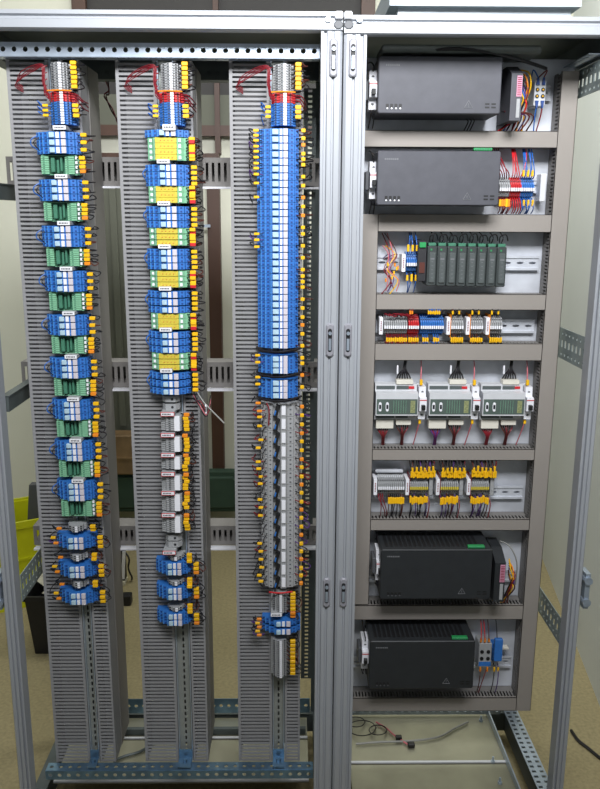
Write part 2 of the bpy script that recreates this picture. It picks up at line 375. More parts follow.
# horizontal ducts behind, seen between the columns
YH = .285
for nm, y0, y1 in (('topmost', 157, 186), ('middle', 362, 387), ('lowest', 526, 545)):
    zt, zb = WZ(110, y0, YH), WZ(110, y1, YH)
    t = thing('slotted_duct', '%s grey slotted cross duct running behind the three columns' % nm, 'cable duct')
    mb = MB(); mb.box(-.805, -.03, YH, YH+.06, zt-.012, zt); mb.box(-.805, -.03, YH, YH+.06, zb, zb+.012); mb.box(-.805, -.03, YH+.058, YH+.06, zb, zt)
    n = int(.775/.015)
    for i in range(n): mb.box(-.805+i*.015, -.805+i*.015+.0085, YH, YH+.002, zb+.012, zt-.012)
    mb.build('duct_body', DUCTR, t)
    MB().box(-.80, -.035, YH-.022, YH-.001, zb-.006, zb-.001).build('lit_ledge', WHITE, t)  # white paints in the light that the ledge catches
# vertical strip and cable between the right column and the post
perfo = perf(1.6, .03, [(.012, .003, .005, True)], DSTEEL, 'perforated_strip', None, (-.045, .30, .3), (0, -PI/2, 0)); tag(perfo, 'dark perforated upright strip between the right column and the centre posts', 'strip')
q = MB().rbox(-.068, -.058, .36, .37, .95, 1.66, .002); tag(q.build('trunking', WHITE), 'thin white upright trunking behind the gap right of the right column', 'trunking')

# ------------------------------------------------------------------ terminal prototypes
def slim(name, m, width=.048, pitch=.0052, depth=.042, flat=False):
    t = thing('slim_terminal', 'x', 'terminal block')
    h = pitch-.0012; w2 = width/2
    pr = [(-w2, 0), (-w2, -depth*.45), (-w2*.78, -depth*.5), (-w2*.74, -depth*.8), (-w2*.35, -depth*.85), (-w2*.3, -depth), (w2*.3, -depth), (w2*.35, -depth*.85), (w2*.74, -depth*.8), (w2*.78, -depth*.5), (w2, -depth*.45), (w2, 0)]
    if flat: pr = [(-w2, 0), (-w2, -depth*.82), (-w2*.6, -depth*.9), (-w2*.5, -depth), (w2*.9, -depth), (w2, -depth*.9), (w2, 0)]
    MB().prism(pr, 'z', -h/2, h/2).build('body', m, t)
    if flat: MB().box(w2*.30, w2*.82, -depth-.0012, -depth, -pitch/2, pitch/2).build('marker', WHITE, t)
    else: MB().box(w2*.0, w2*.28, -depth-.0012, -depth, -h/2, h/2).build('marker', WHITE, t)
    q = MB()
    for x in (-.62, .58): q.box(w2*x-.002, w2*x+.002, -depth*.83-.0004, -depth*.80, -h*.3, h*.3)
    q.box(-w2*.25, -w2*.05, -depth-.0004, -depth+.001, -h*.25, h*.25)
    q.build('clamp_opening', INK, t)
    return t
def blue_fuse(m=BLUE, h=.0152, wd=.100, plug=True, wide=0):
    t = thing('fuse_terminal', 'x', 'terminal block'); X = lambda f: (f-.5)*wd; hh = h/2-.0004
    pr = [(0, 0), (0, -.018), (.08, -.020), (.09, -.026), (.18, -.028), (.19, -.034), (.31, -.036), (.33, -.044), (.72, -.044), (.74, -.036), (.86, -.034), (.87, -.026), (.96, -.024), (.96, 0)]
    MB().prism([(X(a), b) for a, b in pr], 'z', -hh, hh).build('body', m, t)
    q = MB()
    for f, y in ((.04, -.0195), (.135, -.0275), (.25, -.0355), (.80, -.0352), (.915, -.0255)):
        for z in (-.26, .26): q.box(X(f)-.0022, X(f)+.0022, y-.0003, y+.001, z*h-.0017, z*h+.0017)
    q.build('clamp_opening', BLUED, t)
    q = MB()
    for f, y in ((.085, -.0285), (.185, -.0365), (.32, -.045)): q.box(X(f)-.0006, X(f)+.0006, y, y+.008, -hh, hh)
    q.build('ridge', BLUEL, t)
    MB().rbox(X(.36), X(.47+wide), -.050, -.044, -hh*.75, hh*.75, .001).build('fuse_plug', PLUG, t)
    MB().box(X(.50+wide), X(.57+wide*.5), -.0475, -.044, -hh*.85, hh*.85).build('marker', WHITE, t)
    MB().rbox(X(.61), X(.71), -.048, -.044, -hh*.94, hh*.94, .0008).build('carrier', PINKW, t)
    return t
def green_module(h=.042, wd=.080):
    t = thing('relay_board', 'x', 'relay board'); X = lambda f: (f-.5)*wd; hh = h/2
    MB().box(X(0), X(1), -.012, 0, -hh, hh).box(X(.02), X(.98), -.028, -.012, -hh, -hh+.0015).box(X(.02), X(.98), -.028, -.012, hh-.0015, hh).build('tray', GREEN, t)
    MB().box(X(.2), X(.8), -.020, -.012, -hh+.002, hh-.002).build('circuit_board', GREEND, t)
    for a, b in ((.03, .24), (.68, .93)):
        q = MB(); n = 8; p = (h-.004)/n
        for i in range(n): q.box(X(a), X(b), -.034, -.012, -hh+.002+i*p, -hh+.002+(i+.82)*p)
        o = q.build('terminal_strip', GREEN, t)
        q = MB()
        for i in range(n): q.box(X(a+.05), X(a+.10), -.0345, -.033, -hh+.002+(i+.25)*p, -hh+.002+(i+.6)*p)
        q.build('screw', GREEND, o)
    q = MB(); q.rbox(X(.30), X(.40), -.036, -.02, -hh+.006, hh-.006, .001); q.build('relay', GREEND, t)
    q = MB(); q.rbox(X(.44), X(.50), -.030, -.02, -hh+.004, hh-.01, .001); q.rbox(X(.54), X(.60), -.032, -.02, -hh+.008, hh-.004, .001); q.build('relay', GREEND, t)
    q = MB()
    for i in range(4): q.box(X(.95), X(1.01), -.030, -.026, -hh+.004+i*.0098, -hh+.010+i*.0098)
    q.build('pin_header', WHITE, t)
    return t
def lime_row(h=.0125, wd=.090):
    t = thing('interface_terminal', 'x', 'terminal block'); X = lambda f: (f-.5)*wd; hh = h/2-.0004
    pr = [(0, 0), (0, -.026), (.10, -.030), (.16, -.036), (.82, -.036), (.88, -.030), (.98, -.026), (.98, 0)]
    MB().prism([(X(a), b) for a, b in pr], 'z', -hh, hh).build('body', GREEN, t)
    MB().rbox(X(.20), X(.72), -.042, -.036, -hh, hh, .001).build('carrier', LIME, t)
    MB().box(X(.05), X(.12), -.0305, -.027, -hh*.5, hh*.5).build('marker', WHITE, t); MB().box(X(.76), X(.82), -.038, -.036, -hh*.6, hh*.6).build('marker', WHITE, t)
    q = MB()
    for i in range(4): q.cyl((X(.34+.09*i), -.0428, -hh*.1), .0012, .001, 'y', 6)
    q.build('indicator', mat('red_indicator', (196, 84, 40), .4), t)
    return t
def clear_row():
    t = lime_row(); return t
def label_holder(wd=.028, h=.009, rim=False):
    t = thing('label_holder', 'x', 'label'); 
    MB().rbox(-wd/2, wd/2, -.050, 0, -h/2, h/2, .001).build('holder', GREYT, t)
    if rim: MB().box(-wd/2, wd/2, -.0506, -.0494, -h/2, h/2).build('rim', RED, t)
    e = .0013 if rim else .0004
    p = MB().box(-wd/2+e, wd/2-e, -.0508, -.0498, -h/2+e, h/2-e).build('card', WHITE, t)
    q = MB(); x = -wd/2+.004
    for i in range(6):
        q.box(x, x+.0022, -.0511, -.0507, -h*.17, h*.17); x += .0034
        if x > wd/2-.005: break
    q.build('print', INK, p)
    return t
def end_clamp(h=.014, wd=.040):
    t = thing('end_clamp', 'x', 'clamp')
    pr = [(-wd/2, 0), (-wd/2, -.02), (-wd*.3, -.03), (wd*.3, -.03), (wd/2, -.02), (wd/2, 0)]
    MB().prism(pr, 'z', -h/2, h/2).build('body', GREYT, t)
    q = MB(); q.cyl((.004, -.0308, 0), .003, .001); q.build('screw', INK, t)
    return t
P_grey = Proto(slim('g', GREYT, .044)); P_red = Proto(slim('r', RED, .052)); P_blue = Proto(slim('b', BLUE, .054))
P_strip = Proto(slim('s', GREYT, .049, .0052, .042, True)); P_fuse = Proto(blue_fuse()); P_fuse2 = Proto(blue_fuse(BLUE, .0160, .092)); P_green = Proto(green_module()); P_lime = Proto(lime_row())
P_label = Proto(label_holder()); P_rlabel = Proto(label_holder(.032, .010, True)); P_clamp = Proto(end_clamp())
YB = .098     # back face of the terminals on the column rails
def row(proto, x, z, label, group=None): return proto.put((x, YB, z), label, group)
def rj(a): return random.uniform(-a, a)
def side_wire(x, z, xd, label, group, m=None, tm=None, dx=.0, long=.013, up=None):
    """wire leaving a terminal to the right through a marker and diving into the right duct"""
    m = m or random.choice([BLKW, BLKW, BLKW, BRNW]); z2 = z+(up if up is not None else rj(.012)); e = random.uniform(.005, .015)
    yt = .060+rj(.003)
    pts = [(x-.006, yt+.012, z), (x+.004, yt, z), (x+.016, yt-.001, z+rj(.002)), (x+.016+e*.7, yt-.006+rj(.004), z+rj(.006)), (x+.016+e, yt+.010, (z+z2)/2), (xd-rj(.004), YD-.003, z2)]
    return wire(pts, .0013, m, label, group, ((x+.009+dx, yt-.0005, z), 'x', long, .0078), tm)
def left_wire(x, z, xd, label, group, m=None, tm=None):
    m = m or random.choice([BLKW, BLKW, VIOW]); z2 = z+rj(.014)
    pts = [(x+.004, .066, z), (x-.006, .060, z), (x-.016, .058, z+.002), (x-.024, .056, z+.006+rj(.004)), (x-.020, .075, z2), (x-.016-rj(.004), YD-.002, z2)]
    return wire(pts, .0013, m, label, group, ((x-.009, .0595, z), 'x', .012, .0056), tm)

def top_strip(k, nm, xc):
    z = 1.914; wn = 'at the top of the %s column' % nm
    for i in range(11):
        row(P_grey, xc, z-.003, 'slim grey terminal block '+wn, 'grey terminals at the top of the %s column' % nm); z -= .0052
    z -= .004
    for i in range(4): row(P_red, xc, z, 'slim red terminal block below the grey ones '+wn, 'red terminals at the top of the %s column' % nm); z -= .0052
    for i in range(9): row(P_blue, xc, z, 'slim blue terminal block below the red ones '+wn, 'blue terminals at the top of the %s column' % nm); z -= .0052
    # yellow tags right and left
    xr = xc+.023
    for i in range(6): side_wire(xr, 1.912-i*.0095, CX[k][2]+.012, 'dark wire with yellow marker right of the grey terminals '+wn, 'tagged wires right of the grey terminals, %s column' % nm, up=-.004)
    for i in range(3): side_wire(xr, 1.826-i*.010, CX[k][2]+.012, 'dark wire with yellow marker right of the blue slim terminals '+wn, 'tagged wires right of the slim blue terminals, %s column' % nm)
    for i in range(3): left_wire(xc-.024, 1.826-i*.010, 0, 'wire with yellow marker left of the blue slim terminals '+wn, 'tagged wires left of the slim blue terminals, %s column' % nm, BLUW)
    # red feed wires: loops to the left and bundle down the left side
    for i in range(4):
        o = .0035*i
        wire([(xc-.022, .060, 1.846-o), (xc-.030-o*.4, .056, 1.87), (xc-.029-o*.5, .056, 1.905-o*.3), (xc-.05, .062, 1.908-o), (xc-.085, .078, 1.895-o*1.2+rj(.003)), (xc-.098-o*.5, .088, 1.88-o), (xc-.088, .094, 1.868-o)],
             .0010, REDW, 'dark red wire looping left out of the terminals '+wn, 'red wires looping left at the top of the %s column' % nm)
    for i in range(4):
        wire([(xc-.024-.001*i, .06, 1.906-i*.013), (xc-.030, .055, 1.9-i*.013), (xc-.030+rj(.002), .055, 1.87-i*.007), (xc-.025, .060, 1.852-i*.004)], .0011, REDW,
             'dark red wire running down left of the grey terminals '+wn, 'red wires down the left of the grey terminals, %s column' % nm)
    for i in range(3):
        wire([(xc+.024, .062, 1.849-i*.005), (xc+.036, .056, 1.848-i*.006), (xc+.046, .070, 1.84-i*.008+rj(.003)), (xc+.050, YD-.003, 1.835-i*.008)], .0014, REDW,
             'dark red wire leaving the red terminals to the right '+wn, 'red wires right of the red terminals, %s column' % nm)
    wire([(xc-.026, .0555, 1.8555), (xc, .053, 1.8565), (xc+.026, .0555, 1.8555)], .0016, ORNG, 'orange jumper wire between grey and red terminals '+wn, None)

# ---- left column
XC1 = -.592
top_strip(0, 'left', -.6015)
P_label.put((XC1-.012, YB, 1.780), 'white printed label under the blue slim terminals at the top of the left column')
for k in range(9):
    zt = 1.773-.0995*k; xk = -.614-.0006*k
    if k: P_label.put((xk+.008, YB, zt+.0055), 'white printed label above the %s blue three-row cluster of the left column' % ordinal(k))
    for r in range(3):
        row(P_fuse, xk, zt-.0078-.0156*r, '%s row of the %s blue fuse terminal cluster in the left column' % (['upper', 'middle', 'lower'][r], ordinal(k)), 'blue fuse terminals, left column')
    wire([(xk-.047, .073, zt-.008), (xk-.057, .066, zt-.016), (xk-.058, .066, zt-.028), (xk-.047, .073, zt-.037)], .0014, BLUW, 'blue loop wire on the left edge of the %s blue cluster, left column' % ordinal(k), None)
    wire([(xk-.040, .066, zt-.012), (xk-.05, .056, zt-.024), (xk-.038, .060, zt-.040)], .0012, BLKW, 'black loop wire on the left edge of the %s blue cluster, left column' % ordinal(k), None)
    P_green.put((xk-.001, YB, zt-.0695), 'green relay board below the %s blue cluster of the left column' % ordinal(k), 'green relay boards, left column')
    xr = xk+.049
    for i in range(3): side_wire(xr, zt-.007-.0155*i, CX[0][2]+.014, 'dark wire with yellow marker right of the %s blue cluster, left column' % ordinal(k), 'tagged wires right of the %s blue cluster, left column' % ordinal(k))
    for i in range(4): side_wire(xr-.005, zt-.055-.0093*i, CX[0][2]+.014, 'dark wire with yellow marker right of the green board below the %s blue cluster, left column' % ordinal(k), 'tagged wires right of the %s green board, left column' % ordinal(k), tm=ORNG if i == 3 else YELL)
# three small clusters at the foot of the left column
for k, (yt, yb, xs) in enumerate(((533, 556, 0), (562, 582, .004), (589, 610, .007))):
    zt = WZ(60, yt, .05)-.010; pn = ['upper', 'middle', 'lower'][k]; x0 = -.622-xs*.3
    for i in range(3): row(P_grey, x0-.004, zt+.022-.0052*i, 'slim grey terminal above the %s small cluster, foot of left column' % pn, 'grey terminals above the %s small blue cluster, left column' % pn)
    for i in range(2):
        row(P_fuse, x0-.006, zt-.010-.0165*i, '%s row of the %s small blue cluster at the foot of the left column' % (['upper', 'lower'][i], pn), 'small blue clusters at the foot of the left column')
    for i in range(2): side_wire(x0+.030, zt+.024-.009*i, CX[0][2]+.02, 'wire with yellow marker right of grey terminals above the %s small cluster, left column' % pn, 'tagged wires above the %s small cluster, left column' % pn)
    for i in range(3): side_wire(x0+.046, zt-.004-.012*i, CX[0][2]+.026, 'wire with yellow marker right of the %s small blue cluster, left column' % pn, 'tagged wires right of the %s small blue cluster, left column' % pn)
    for i in range(2): left_wire(x0-.050+.006*i, zt-.006-.014*i, 0, 'wire with yellow marker left of the %s small blue cluster, left column' % pn, 'tagged wires left of the %s small blue cluster, left column' % pn, None, ORNG if i else YELL)
    left_wire(x0-.034, zt+.018, 0, 'wire with orange marker above left of the %s small blue cluster, left column' % pn, None, None, ORNG)

# ---- middle column
XC2 = -.380
top_strip(1, 'middle', -.3655)
P_label.put((-.369, YB+.001, 1.7815), 'white printed label under the slim blue terminals at the top of the middle column').scale = (1, 1.05, 1.4)
row(P_fuse, XC2+.003, 1.771, 'single blue fuse terminal row directly above the topmost yellow cluster, middle column', None)
segs = [(137, 160, 4), (186, 203, 3), (228, 246, 3), (271, 288, 3), (314, 330, 3), (354, 371, 3)]
blu = [(164, 186), (206, 228), (249, 270), (291, 314), (332, 354), (373, 396)]
for k, (a, b, n) in enumerate(segs):
    zt, zb = WZ(165, a, .05), WZ(165, b, .05); xk = XC2+.003-.0016*k; p = (zt-zb)/n
    for i in range(n):
        P_lime.put((xk+.002, YB, zt-p*(i+.5)), '%s row of the %s yellow and green terminal cluster in the middle column' % (['first', 'second', 'third', 'fourth'][i], ordinal(k)), 'yellow and green terminals, middle column')
        for j in range(2): side_wire(xk+.046, zt-p*(i+.25+.5*j), CX[1][2]+.012, 'wire with marker right of the %s yellow and green cluster, middle column' % ordinal(k), 'tagged wires right of the %s yellow and green cluster, middle column' % ordinal(k), tm=RED if (j and i % 2 == 0) else YELL)
for k, (a, b) in enumerate(blu):
    zt, zb = WZ(165, a, .05), WZ(165, b, .05); xk = XC2+.002-.0017*k; p = (zt-zb)/3
    P_label.put((xk-.006, YB, zt+.0055), 'white printed label above the %s blue cluster of the middle column' % ordinal(k))
    for r in range(3): row(P_fuse, xk, zt-p*(r+.5), '%s row of the %s blue fuse terminal cluster in the middle column' % (['upper', 'middle', 'lower'][r], ordinal(k)), 'blue fuse terminals, middle column')
    for i in range(4): side_wire(xk+.050, zt-.006-.0115*i, CX[1][2]+.012, 'dark wire with yellow marker right of the %s blue cluster, middle column' % ordinal(k), 'tagged wires right of the %s blue cluster, middle column' % ordinal(k))
    wire([(xk-.047, .073, zt-.008), (xk-.054, .064, zt-.02), (xk-.046, .073, zt-.037)], .0014, BLUW, 'blue loop wire on the left edge of the %s blue cluster, middle column' % ordinal(k), None)
XS = -.388
P_clamp.put((XS, YB, WZ(170, 401, .05)), 'grey end clamp directly below the lowest blue cluster of the middle column')
P_clamp.put((XS, YB, WZ(170, 409, .05)), 'grey end clamp above the white-marked terminal strip of the middle column')
ys = [414, 435, 455, 474, 493, 515, 537]
for k in range(6):
    za, zb = WZ(170, ys[k], .05), WZ(170, ys[k+1], .05)
    P_rlabel.put((XS-.005-.0012*k, YB, za), 'red-rimmed white label heading the %s section of the grey terminal strip, middle column' % ordinal(k))
    n = int((za-zb-.011)/.0052); z = za-.0085
    for i in range(n): row(P_strip, XS+.0015-.0012*k, z, 'slim grey terminal below the %s red-rimmed label of the middle column' % ordinal(k), 'grey terminals under the %s red-rimmed label, middle column' % ordinal(k)); z -= .0052
    for i in range(5): side_wire(XS+.027-.0012*k+rj(.003), za-.004-.0088*i, CX[1][2]+.018, 'dark wire with yellow marker beside the %s section of the grey strip, middle column' % ordinal(k), 'tagged wires beside the %s section of the grey strip, middle column' % ordinal(k), tm=ORNG if i == 0 else YELL)
P_clamp.put((XS-.004, YB, WZ(170, 541, .05)), 'grey end clamp at the bottom of the grey terminal strip, middle column')
P_clamp.put((XS-.004, YB, WZ(170, 547.5, .05)), 'grey end clamp just above the lowest red-rimmed label, middle column')
P_rlabel.put((XS-.012, YB, WZ(170, 552.5, .05)), 'lowest red-rimmed white label of the middle column, above the small blue clusters')
for k, (yt, yb) in enumerate(((560, 575), (585, 600), (611, 625))):
    zt = WZ(165, yt, .05)-.009; pn = ['upper', 'middle', 'lower'][k]; x0 = -.388-.001*k
    for i in range(2): row(P_grey, x0-.001, zt+.012-.0052*i, 'slim grey terminal above the %s small blue cluster at the foot of the middle column' % pn, 'grey terminals above the %s small blue cluster, middle column' % pn)
    for i in range(2): row(P_fuse2, x0-.004, zt-.008-.017*i, '%s row of the %s small blue cluster at the foot of the middle column' % (['upper', 'lower'][i], pn), 'small blue clusters at the foot of the middle column')
    for i in range(3): side_wire(x0+.026, zt+.018-.008*i, CX[1][2]+.02, 'wire with yellow marker above right of the %s small blue cluster, middle column' % pn, 'tagged wires above the %s small blue cluster, middle column' % pn)
    for i in range(3): side_wire(x0+.042, zt-.006-.011*i, CX[1][2]+.024, 'wire with yellow marker right of the %s small blue cluster, middle column' % pn, 'tagged wires right of the %s small blue cluster, middle column' % pn, tm=ORNG if i == 2 else YELL)
# loose connector with wires hanging right of the clamp
cx_, cz_ = W(205, 402, .04)
q = MB().tube([(cx_-.02, .06, cz_+.02), (cx_, .03, cz_), (cx_+.045, .02, cz_-.045)], .0017, 6, 5); q = tag(q.build('loose_cable', GRYW), 'thin grey loose cable hanging right of the middle column', 'cable')
for i in range(4):
    wire([(cx_-.03, .07, cz_+.01*i-.01), (cx_-.01, .03, cz_+.005-.006*i), (cx_+.005, .028, cz_-.022-.003*i), (cx_+.014, .03, cz_-.012+.01*i)], .0013, (REDW, BLKW, PINKR, BLKW)[i], 'loose short wire dangling right of the middle column, '+('dark red', 'black and looping', 'pink', 'black and straight')[i], None, ((cx_+.003, .028, cz_-.02+.004*i), 'z', .010, .004), WHITE)

# ---- right column: long run of blue rows
XC3 = -.131
top_strip(2, 'right', -.1235)
zt0, zb0 = WZ(280, 128, .05), WZ(280, 349, .05); n = 31; p = (zt0-zb0)/n
P_row3 = Proto(blue_fuse(BLUE, p, .096, True, .03)); 
for i in range(n):
    row(P_row3, XC3-.003, zt0-p*(i+.5), 'blue fuse terminal in the long unbroken run down the right column', 'blue fuse terminals in the long run, right column')
for a, b, nm in ((356, 374, 'upper'), (380, 399, 'lower')):
    za, zb = WZ(280, a, .05), WZ(280, b, .05); m_ = 3; pp = (za-zb)/m_
    for i in range(m_): row(P_row3, XC3-.003, za-pp*(i+.5), '%s row of the %s short blue cluster between black ties, right column' % (['first', 'second', 'third'][i], nm), 'short blue clusters, right column')
for i, y in enumerate((352, 377, 401)):
    z = WZ(280, y, .045)
    wire([(XC3-.055, YD-.004, z+.003), (XC3-.044, .066, z), (XC3-.01, .048, z-.001), (XC3+.02, .046, z+.002), (XC3+.05, .066, z+.007)], .0026, BLKW, ['black cable crossing the right column just below the long blue run', 'black cable crossing between the two short blue clusters, right column', 'black cable crossing below the lower short blue cluster, right column'][i], None)
for y in (129, 134, 139, 145, 150, 156, 162, 167, 173, 182, 196, 233, 239, 246, 355, 362, 377, 384):
    z = WZ(258, y+1, .05); left_wire(XC3-.043, z, 0, 'wire with yellow marker on the left edge of the blue run, right column', 'tagged wires left of the blue terminals, right column')
y = 130
while y < 400:
    z = WZ(298, y, .05)
    side_wire(XC3+.042, z, CX[2][2]+.022, 'wire with yellow marker on the right edge of the blue terminals, right column', 'tagged wires right of the blue terminals, right column', long=.009, tm=YELL if random.random() < .75 else ORNG)
    y += random.choice((5.5, 6.5, 8, 9, 12))
# grey fuse rows
def grey_fuse(h):
    t = thing('lever_terminal', 'x', 'terminal block'); wd = .090; X = lambda f: (f-.5)*wd; hh = h/2-.0004
    pr = [(0, 0), (0, -.018), (.08, -.020), (.09, -.026), (.18, -.028), (.19, -.034), (.31, -.036), (.33, -.030), (.5, -.030), (.52, -.040), (.66, -.040), (.70, -.034), (.86, -.032), (.87, -.026), (1, -.022), (1, 0)]
    MB().prism([(X(a), b) for a, b in pr], 'z', -hh, hh).build('body', GREYT, t)
    q = MB()
    for f, y in ((.04, -.0195), (.135, -.0275), (.25, -.0355), (.78, -.0338), (.92, -.0245)):
        for z in (-.33, 0, .33): q.box(X(f)-.002, X(f)+.002, y-.0003, y+.001, z*h-.0012, z*h+.0012)
    q.build('clamp_opening', DGREY, t)
    q = MB().prism([(X(.33), -hh), (X(.43), -hh), (X(.50), hh*.6), (X(.42), hh*.9)], 'y', -.044, -.030); q.build('lever', BLK, t)
    MB().prism([(X(.35), -hh*.5), (X(.375), -hh*.75), (X(.41), -hh*.1), (X(.385), hh*.1)], 'y', -.0455, -.044).build('lever_tip', BLUE, t)
    MB().box(X(.55), X(.65), -.0425, -.040, -hh*.72, hh*.72).build('marker', WHITE, t)
    return t
za, zb = WZ(280, 404, .05), WZ(280, 590, .05); n = 14; p = (za-zb)/n
P_gf = Proto(grey_fuse(p))
for i in range(n): row(P_gf, XC3-.001, za-p*(i+.5), 'grey lever terminal with white marker in the run below the blue terminals, right column', 'grey lever terminals, right column')
for i in range(22):
    z = za-.008-(za-zb-.02)*i/21
    side_wire(XC3+.042, z, CX[2][2]+.022, 'wire with yellow marker on the right edge of the grey lever terminals, right column', 'tagged wires right of the grey lever terminals, right column', m=random.choice([BLKW, REDW, VIOW]), long=.009, tm=YELL if i % 3 else ORNG)
for y in (404, 412, 418, 427, 441, 449, 463, 470, 478, 485, 501, 509, 517, 545, 553, 561, 569, 577, 583):
    left_wire(XC3-.040+rj(.004), WZ(258, y, .05), 0, 'wire with yellow marker on the left edge of the grey lever terminals, right column', 'tagged wires left of the grey lever terminals, right column', random.choice([BLKW, BLKW, REDW]), YELL if y % 4 else ORNG)
wire([(XC3-.032, .06, WZ(262, 404, .05)), (XC3-.026, .054, WZ(262, 410, .05)), (XC3-.027, .056, WZ(262, 426, .05))], .0016, REDW, 'short red jumper wire over the first grey lever terminals, right column', None)
for i in range(16):
    z = za-.03-(za-zb-.06)*i/15
    wire([(XC3-.034, .066, z), (XC3-.040, .056, z-.008), (XC3-.044, .060, z-.026), (XC3-.052, .09, z-.03+rj(.008))], .0012, BLKW, 'black wire hanging along the left edge of the grey lever terminals, right column', 'black wires left of the grey lever terminals, right column')
z = WZ(280, 593, .05)
wire([(XC3-.028, .055, z), (XC3, .052, z-.001), (XC3+.03, .055, z+.001)], .002, RED, 'red jumper across the top of the slim grey terminals low on the right column', None)
z -= .006
for i in range(11): row(P_grey, XC3-.002, z, 'slim grey terminal above the lone low blue cluster, right column', 'slim grey terminals above the low blue cluster, right column'); z -= .0052
P_label.put((XC3-.010, YB, WZ(280, 614.5, .05)), 'white printed label just above the lone low blue cluster of the right column')
for i in range(2): row(P_fuse, XC3+.004, WZ(280, 624.5+8*i, .05), '%s row of the lone low blue cluster of the right column' % ['upper', 'lower'][i], 'lone low blue cluster, right column')
for i in range(5): left_wire(XC3-.044-.004*(i % 2), WZ(258, 621+4*i, .05), 0, 'wire with yellow marker left of the lone low blue cluster, right column', 'tagged wires left of the lone low blue cluster, right column', None, YELL if i % 2 else ORNG)
z = WZ(280, 643, .05); zz = WZ(280, 679, .05)
while z > zz: row(P_grey, XC3-.002, z, 'slim grey terminal below the lone low blue cluster, right column', 'slim grey terminals below the low blue cluster, right column'); z -= .0052
for i in range(7): side_wire(XC3+.022, WZ(290, 595+3.8*i, .05), CX[2][2]+.022, 'wire with yellow marker right of the slim grey terminals above the lone low blue cluster', 'tagged wires above the low blue cluster, right column', tm=ORNG if i > 4 else YELL)
for i in range(9): side_wire(XC3+.022, WZ(290, 643+4*i, .05), CX[2][2]+.022, 'wire with yellow marker right of the slim grey terminals below the lone low blue cluster', 'tagged wires below the low blue cluster, right column')

# ------------------------------------------------------------------ right cabinet: panel, ducts
YL, YP = .16, .218
tag(MB().box(.045, .555, YP, YP+.003, .27, 1.955).build('mounting_plate', ZPLATE), 'zinc mounting plate behind all equipment rows of the right cabinet', 'plate')
def lid_duct(label, x0, x1, z0, z1, axis):
    t = thing('cable_duct', label, 'cable duct'); mb = MB()
    L0, L1, A0, A1 = (x0, x1, z0, z1) if axis == 'x' else (z0, z1, x0, x1)
    def B(a0, a1, b0, b1, c0, c1):
        if axis == 'x': mb.box(c0, c1, b0, b1, a0, a1)
        else: mb.box(a0, a1, b0, b1, c0, c1)
    ins = .0015
    B(A0+ins, A1-ins, YP-.002, YP-.0002, L0, L1)
    n = int((L1-L0)/.0085); p = (L1-L0)/n
    for s in (A0+ins, A1-ins-.0015):
        B(s, s+.0015, YP-.025, YP-.0002, L0, L1)
        B(s, s+.0015, YL+.002, YL+.010, L0, L1)
        for i in range(n): B(s, s+.0015, YL+.010, YP-.025, L0+i*p, L0+i*p+p*.55)
    mb.build('slotted_body', DUCTR, t)
    mb = MB(); B(A0, A1, YL, YL+.002, L0, L1); B(A0, A0+.0012, YL, YL+.007, L0, L1); B(A1-.0012, A1, YL, YL+.007, L0, L1)
    mb.build('lid', DUCTL, t)
    return t
XR0, XR1 = .507, .547
lid_duct('tall warm-grey duct down the right side of the equipment rows', XR0, XR1, .288, 1.920, 'z')
lid_duct('warm-grey upright duct down the left side of the middle equipment rows', .053, .099, .605, 1.602, 'z')
hz = [('below the top power supply', 1.753, 1.790, .045), ('below the second power supply', 1.562, 1.603, .0995), ('below the row of eight black modules', 1.378, 1.416, .0995), ('above the three controllers', 1.254, 1.296, .0995),
      ('below the three controllers', .999, 1.028, .0995), ('above the lower large power supply', .811, .841, .0995), ('between the two bottom power supplies', .560, .601, .050), ('along the very bottom of the equipment rows', .288, .328, .050)]
for nm, a, b, x0 in hz: lid_duct('horizontal warm-grey duct '+nm, x0, XR0-.0005, a, b, 'x')
# left strip closing off the bottom and top: narrow zinc edge
def rail_h(label, z, x0, x1, h=.035):
    t = thing('mounting_rail', label, 'rail', (x0, YP-.009, z))
    perf(x1-x0, h-.010, [(.030, .009, .003, False)], ZPLATE, 'rail_face', t, (0, 0, -h/2+.005))
    q = MB().box(0, x1-x0, -.004, -.002, h/2-.005, h/2); q.box(0, x1-x0, -.004, -.002, -h/2, -h/2+.005); q.box(0, x1-x0, -.004, .0, h/2-.006, h/2-.005); q.box(0, x1-x0, -.004, .0, -h/2+.005, -h/2+.006)
    q.build('rail_lip', ZPLATE, t); return t
rail_h('zinc mounting rail behind the row of eight black modules', WZ(460, 262, .24), .10, .499)
rail_h('zinc mounting rail behind the mixed terminal strip under the black modules', WZ(460, 324, .24), .10, .499)
rail_h('zinc mounting rail behind the three controllers', WZ(460, 405, .24), .10, .499)
rail_h('zinc mounting rail behind the yellow-tagged terminal strip', WZ(460, 488, .24), .10, .499)
rail_h('zinc mounting rail behind the top power supply', WZ(520, 95, .24), .06, .499)
rail_h('zinc mounting rail behind the second power supply', WZ(520, 186, .24), .06, .499)
rail_h('zinc mounting rail behind the lower large power supply', WZ(500, 570, .24), .10, .499)
rail_h('zinc mounting rail behind the bottom power supply', WZ(500, 655, .24), .06, .499)

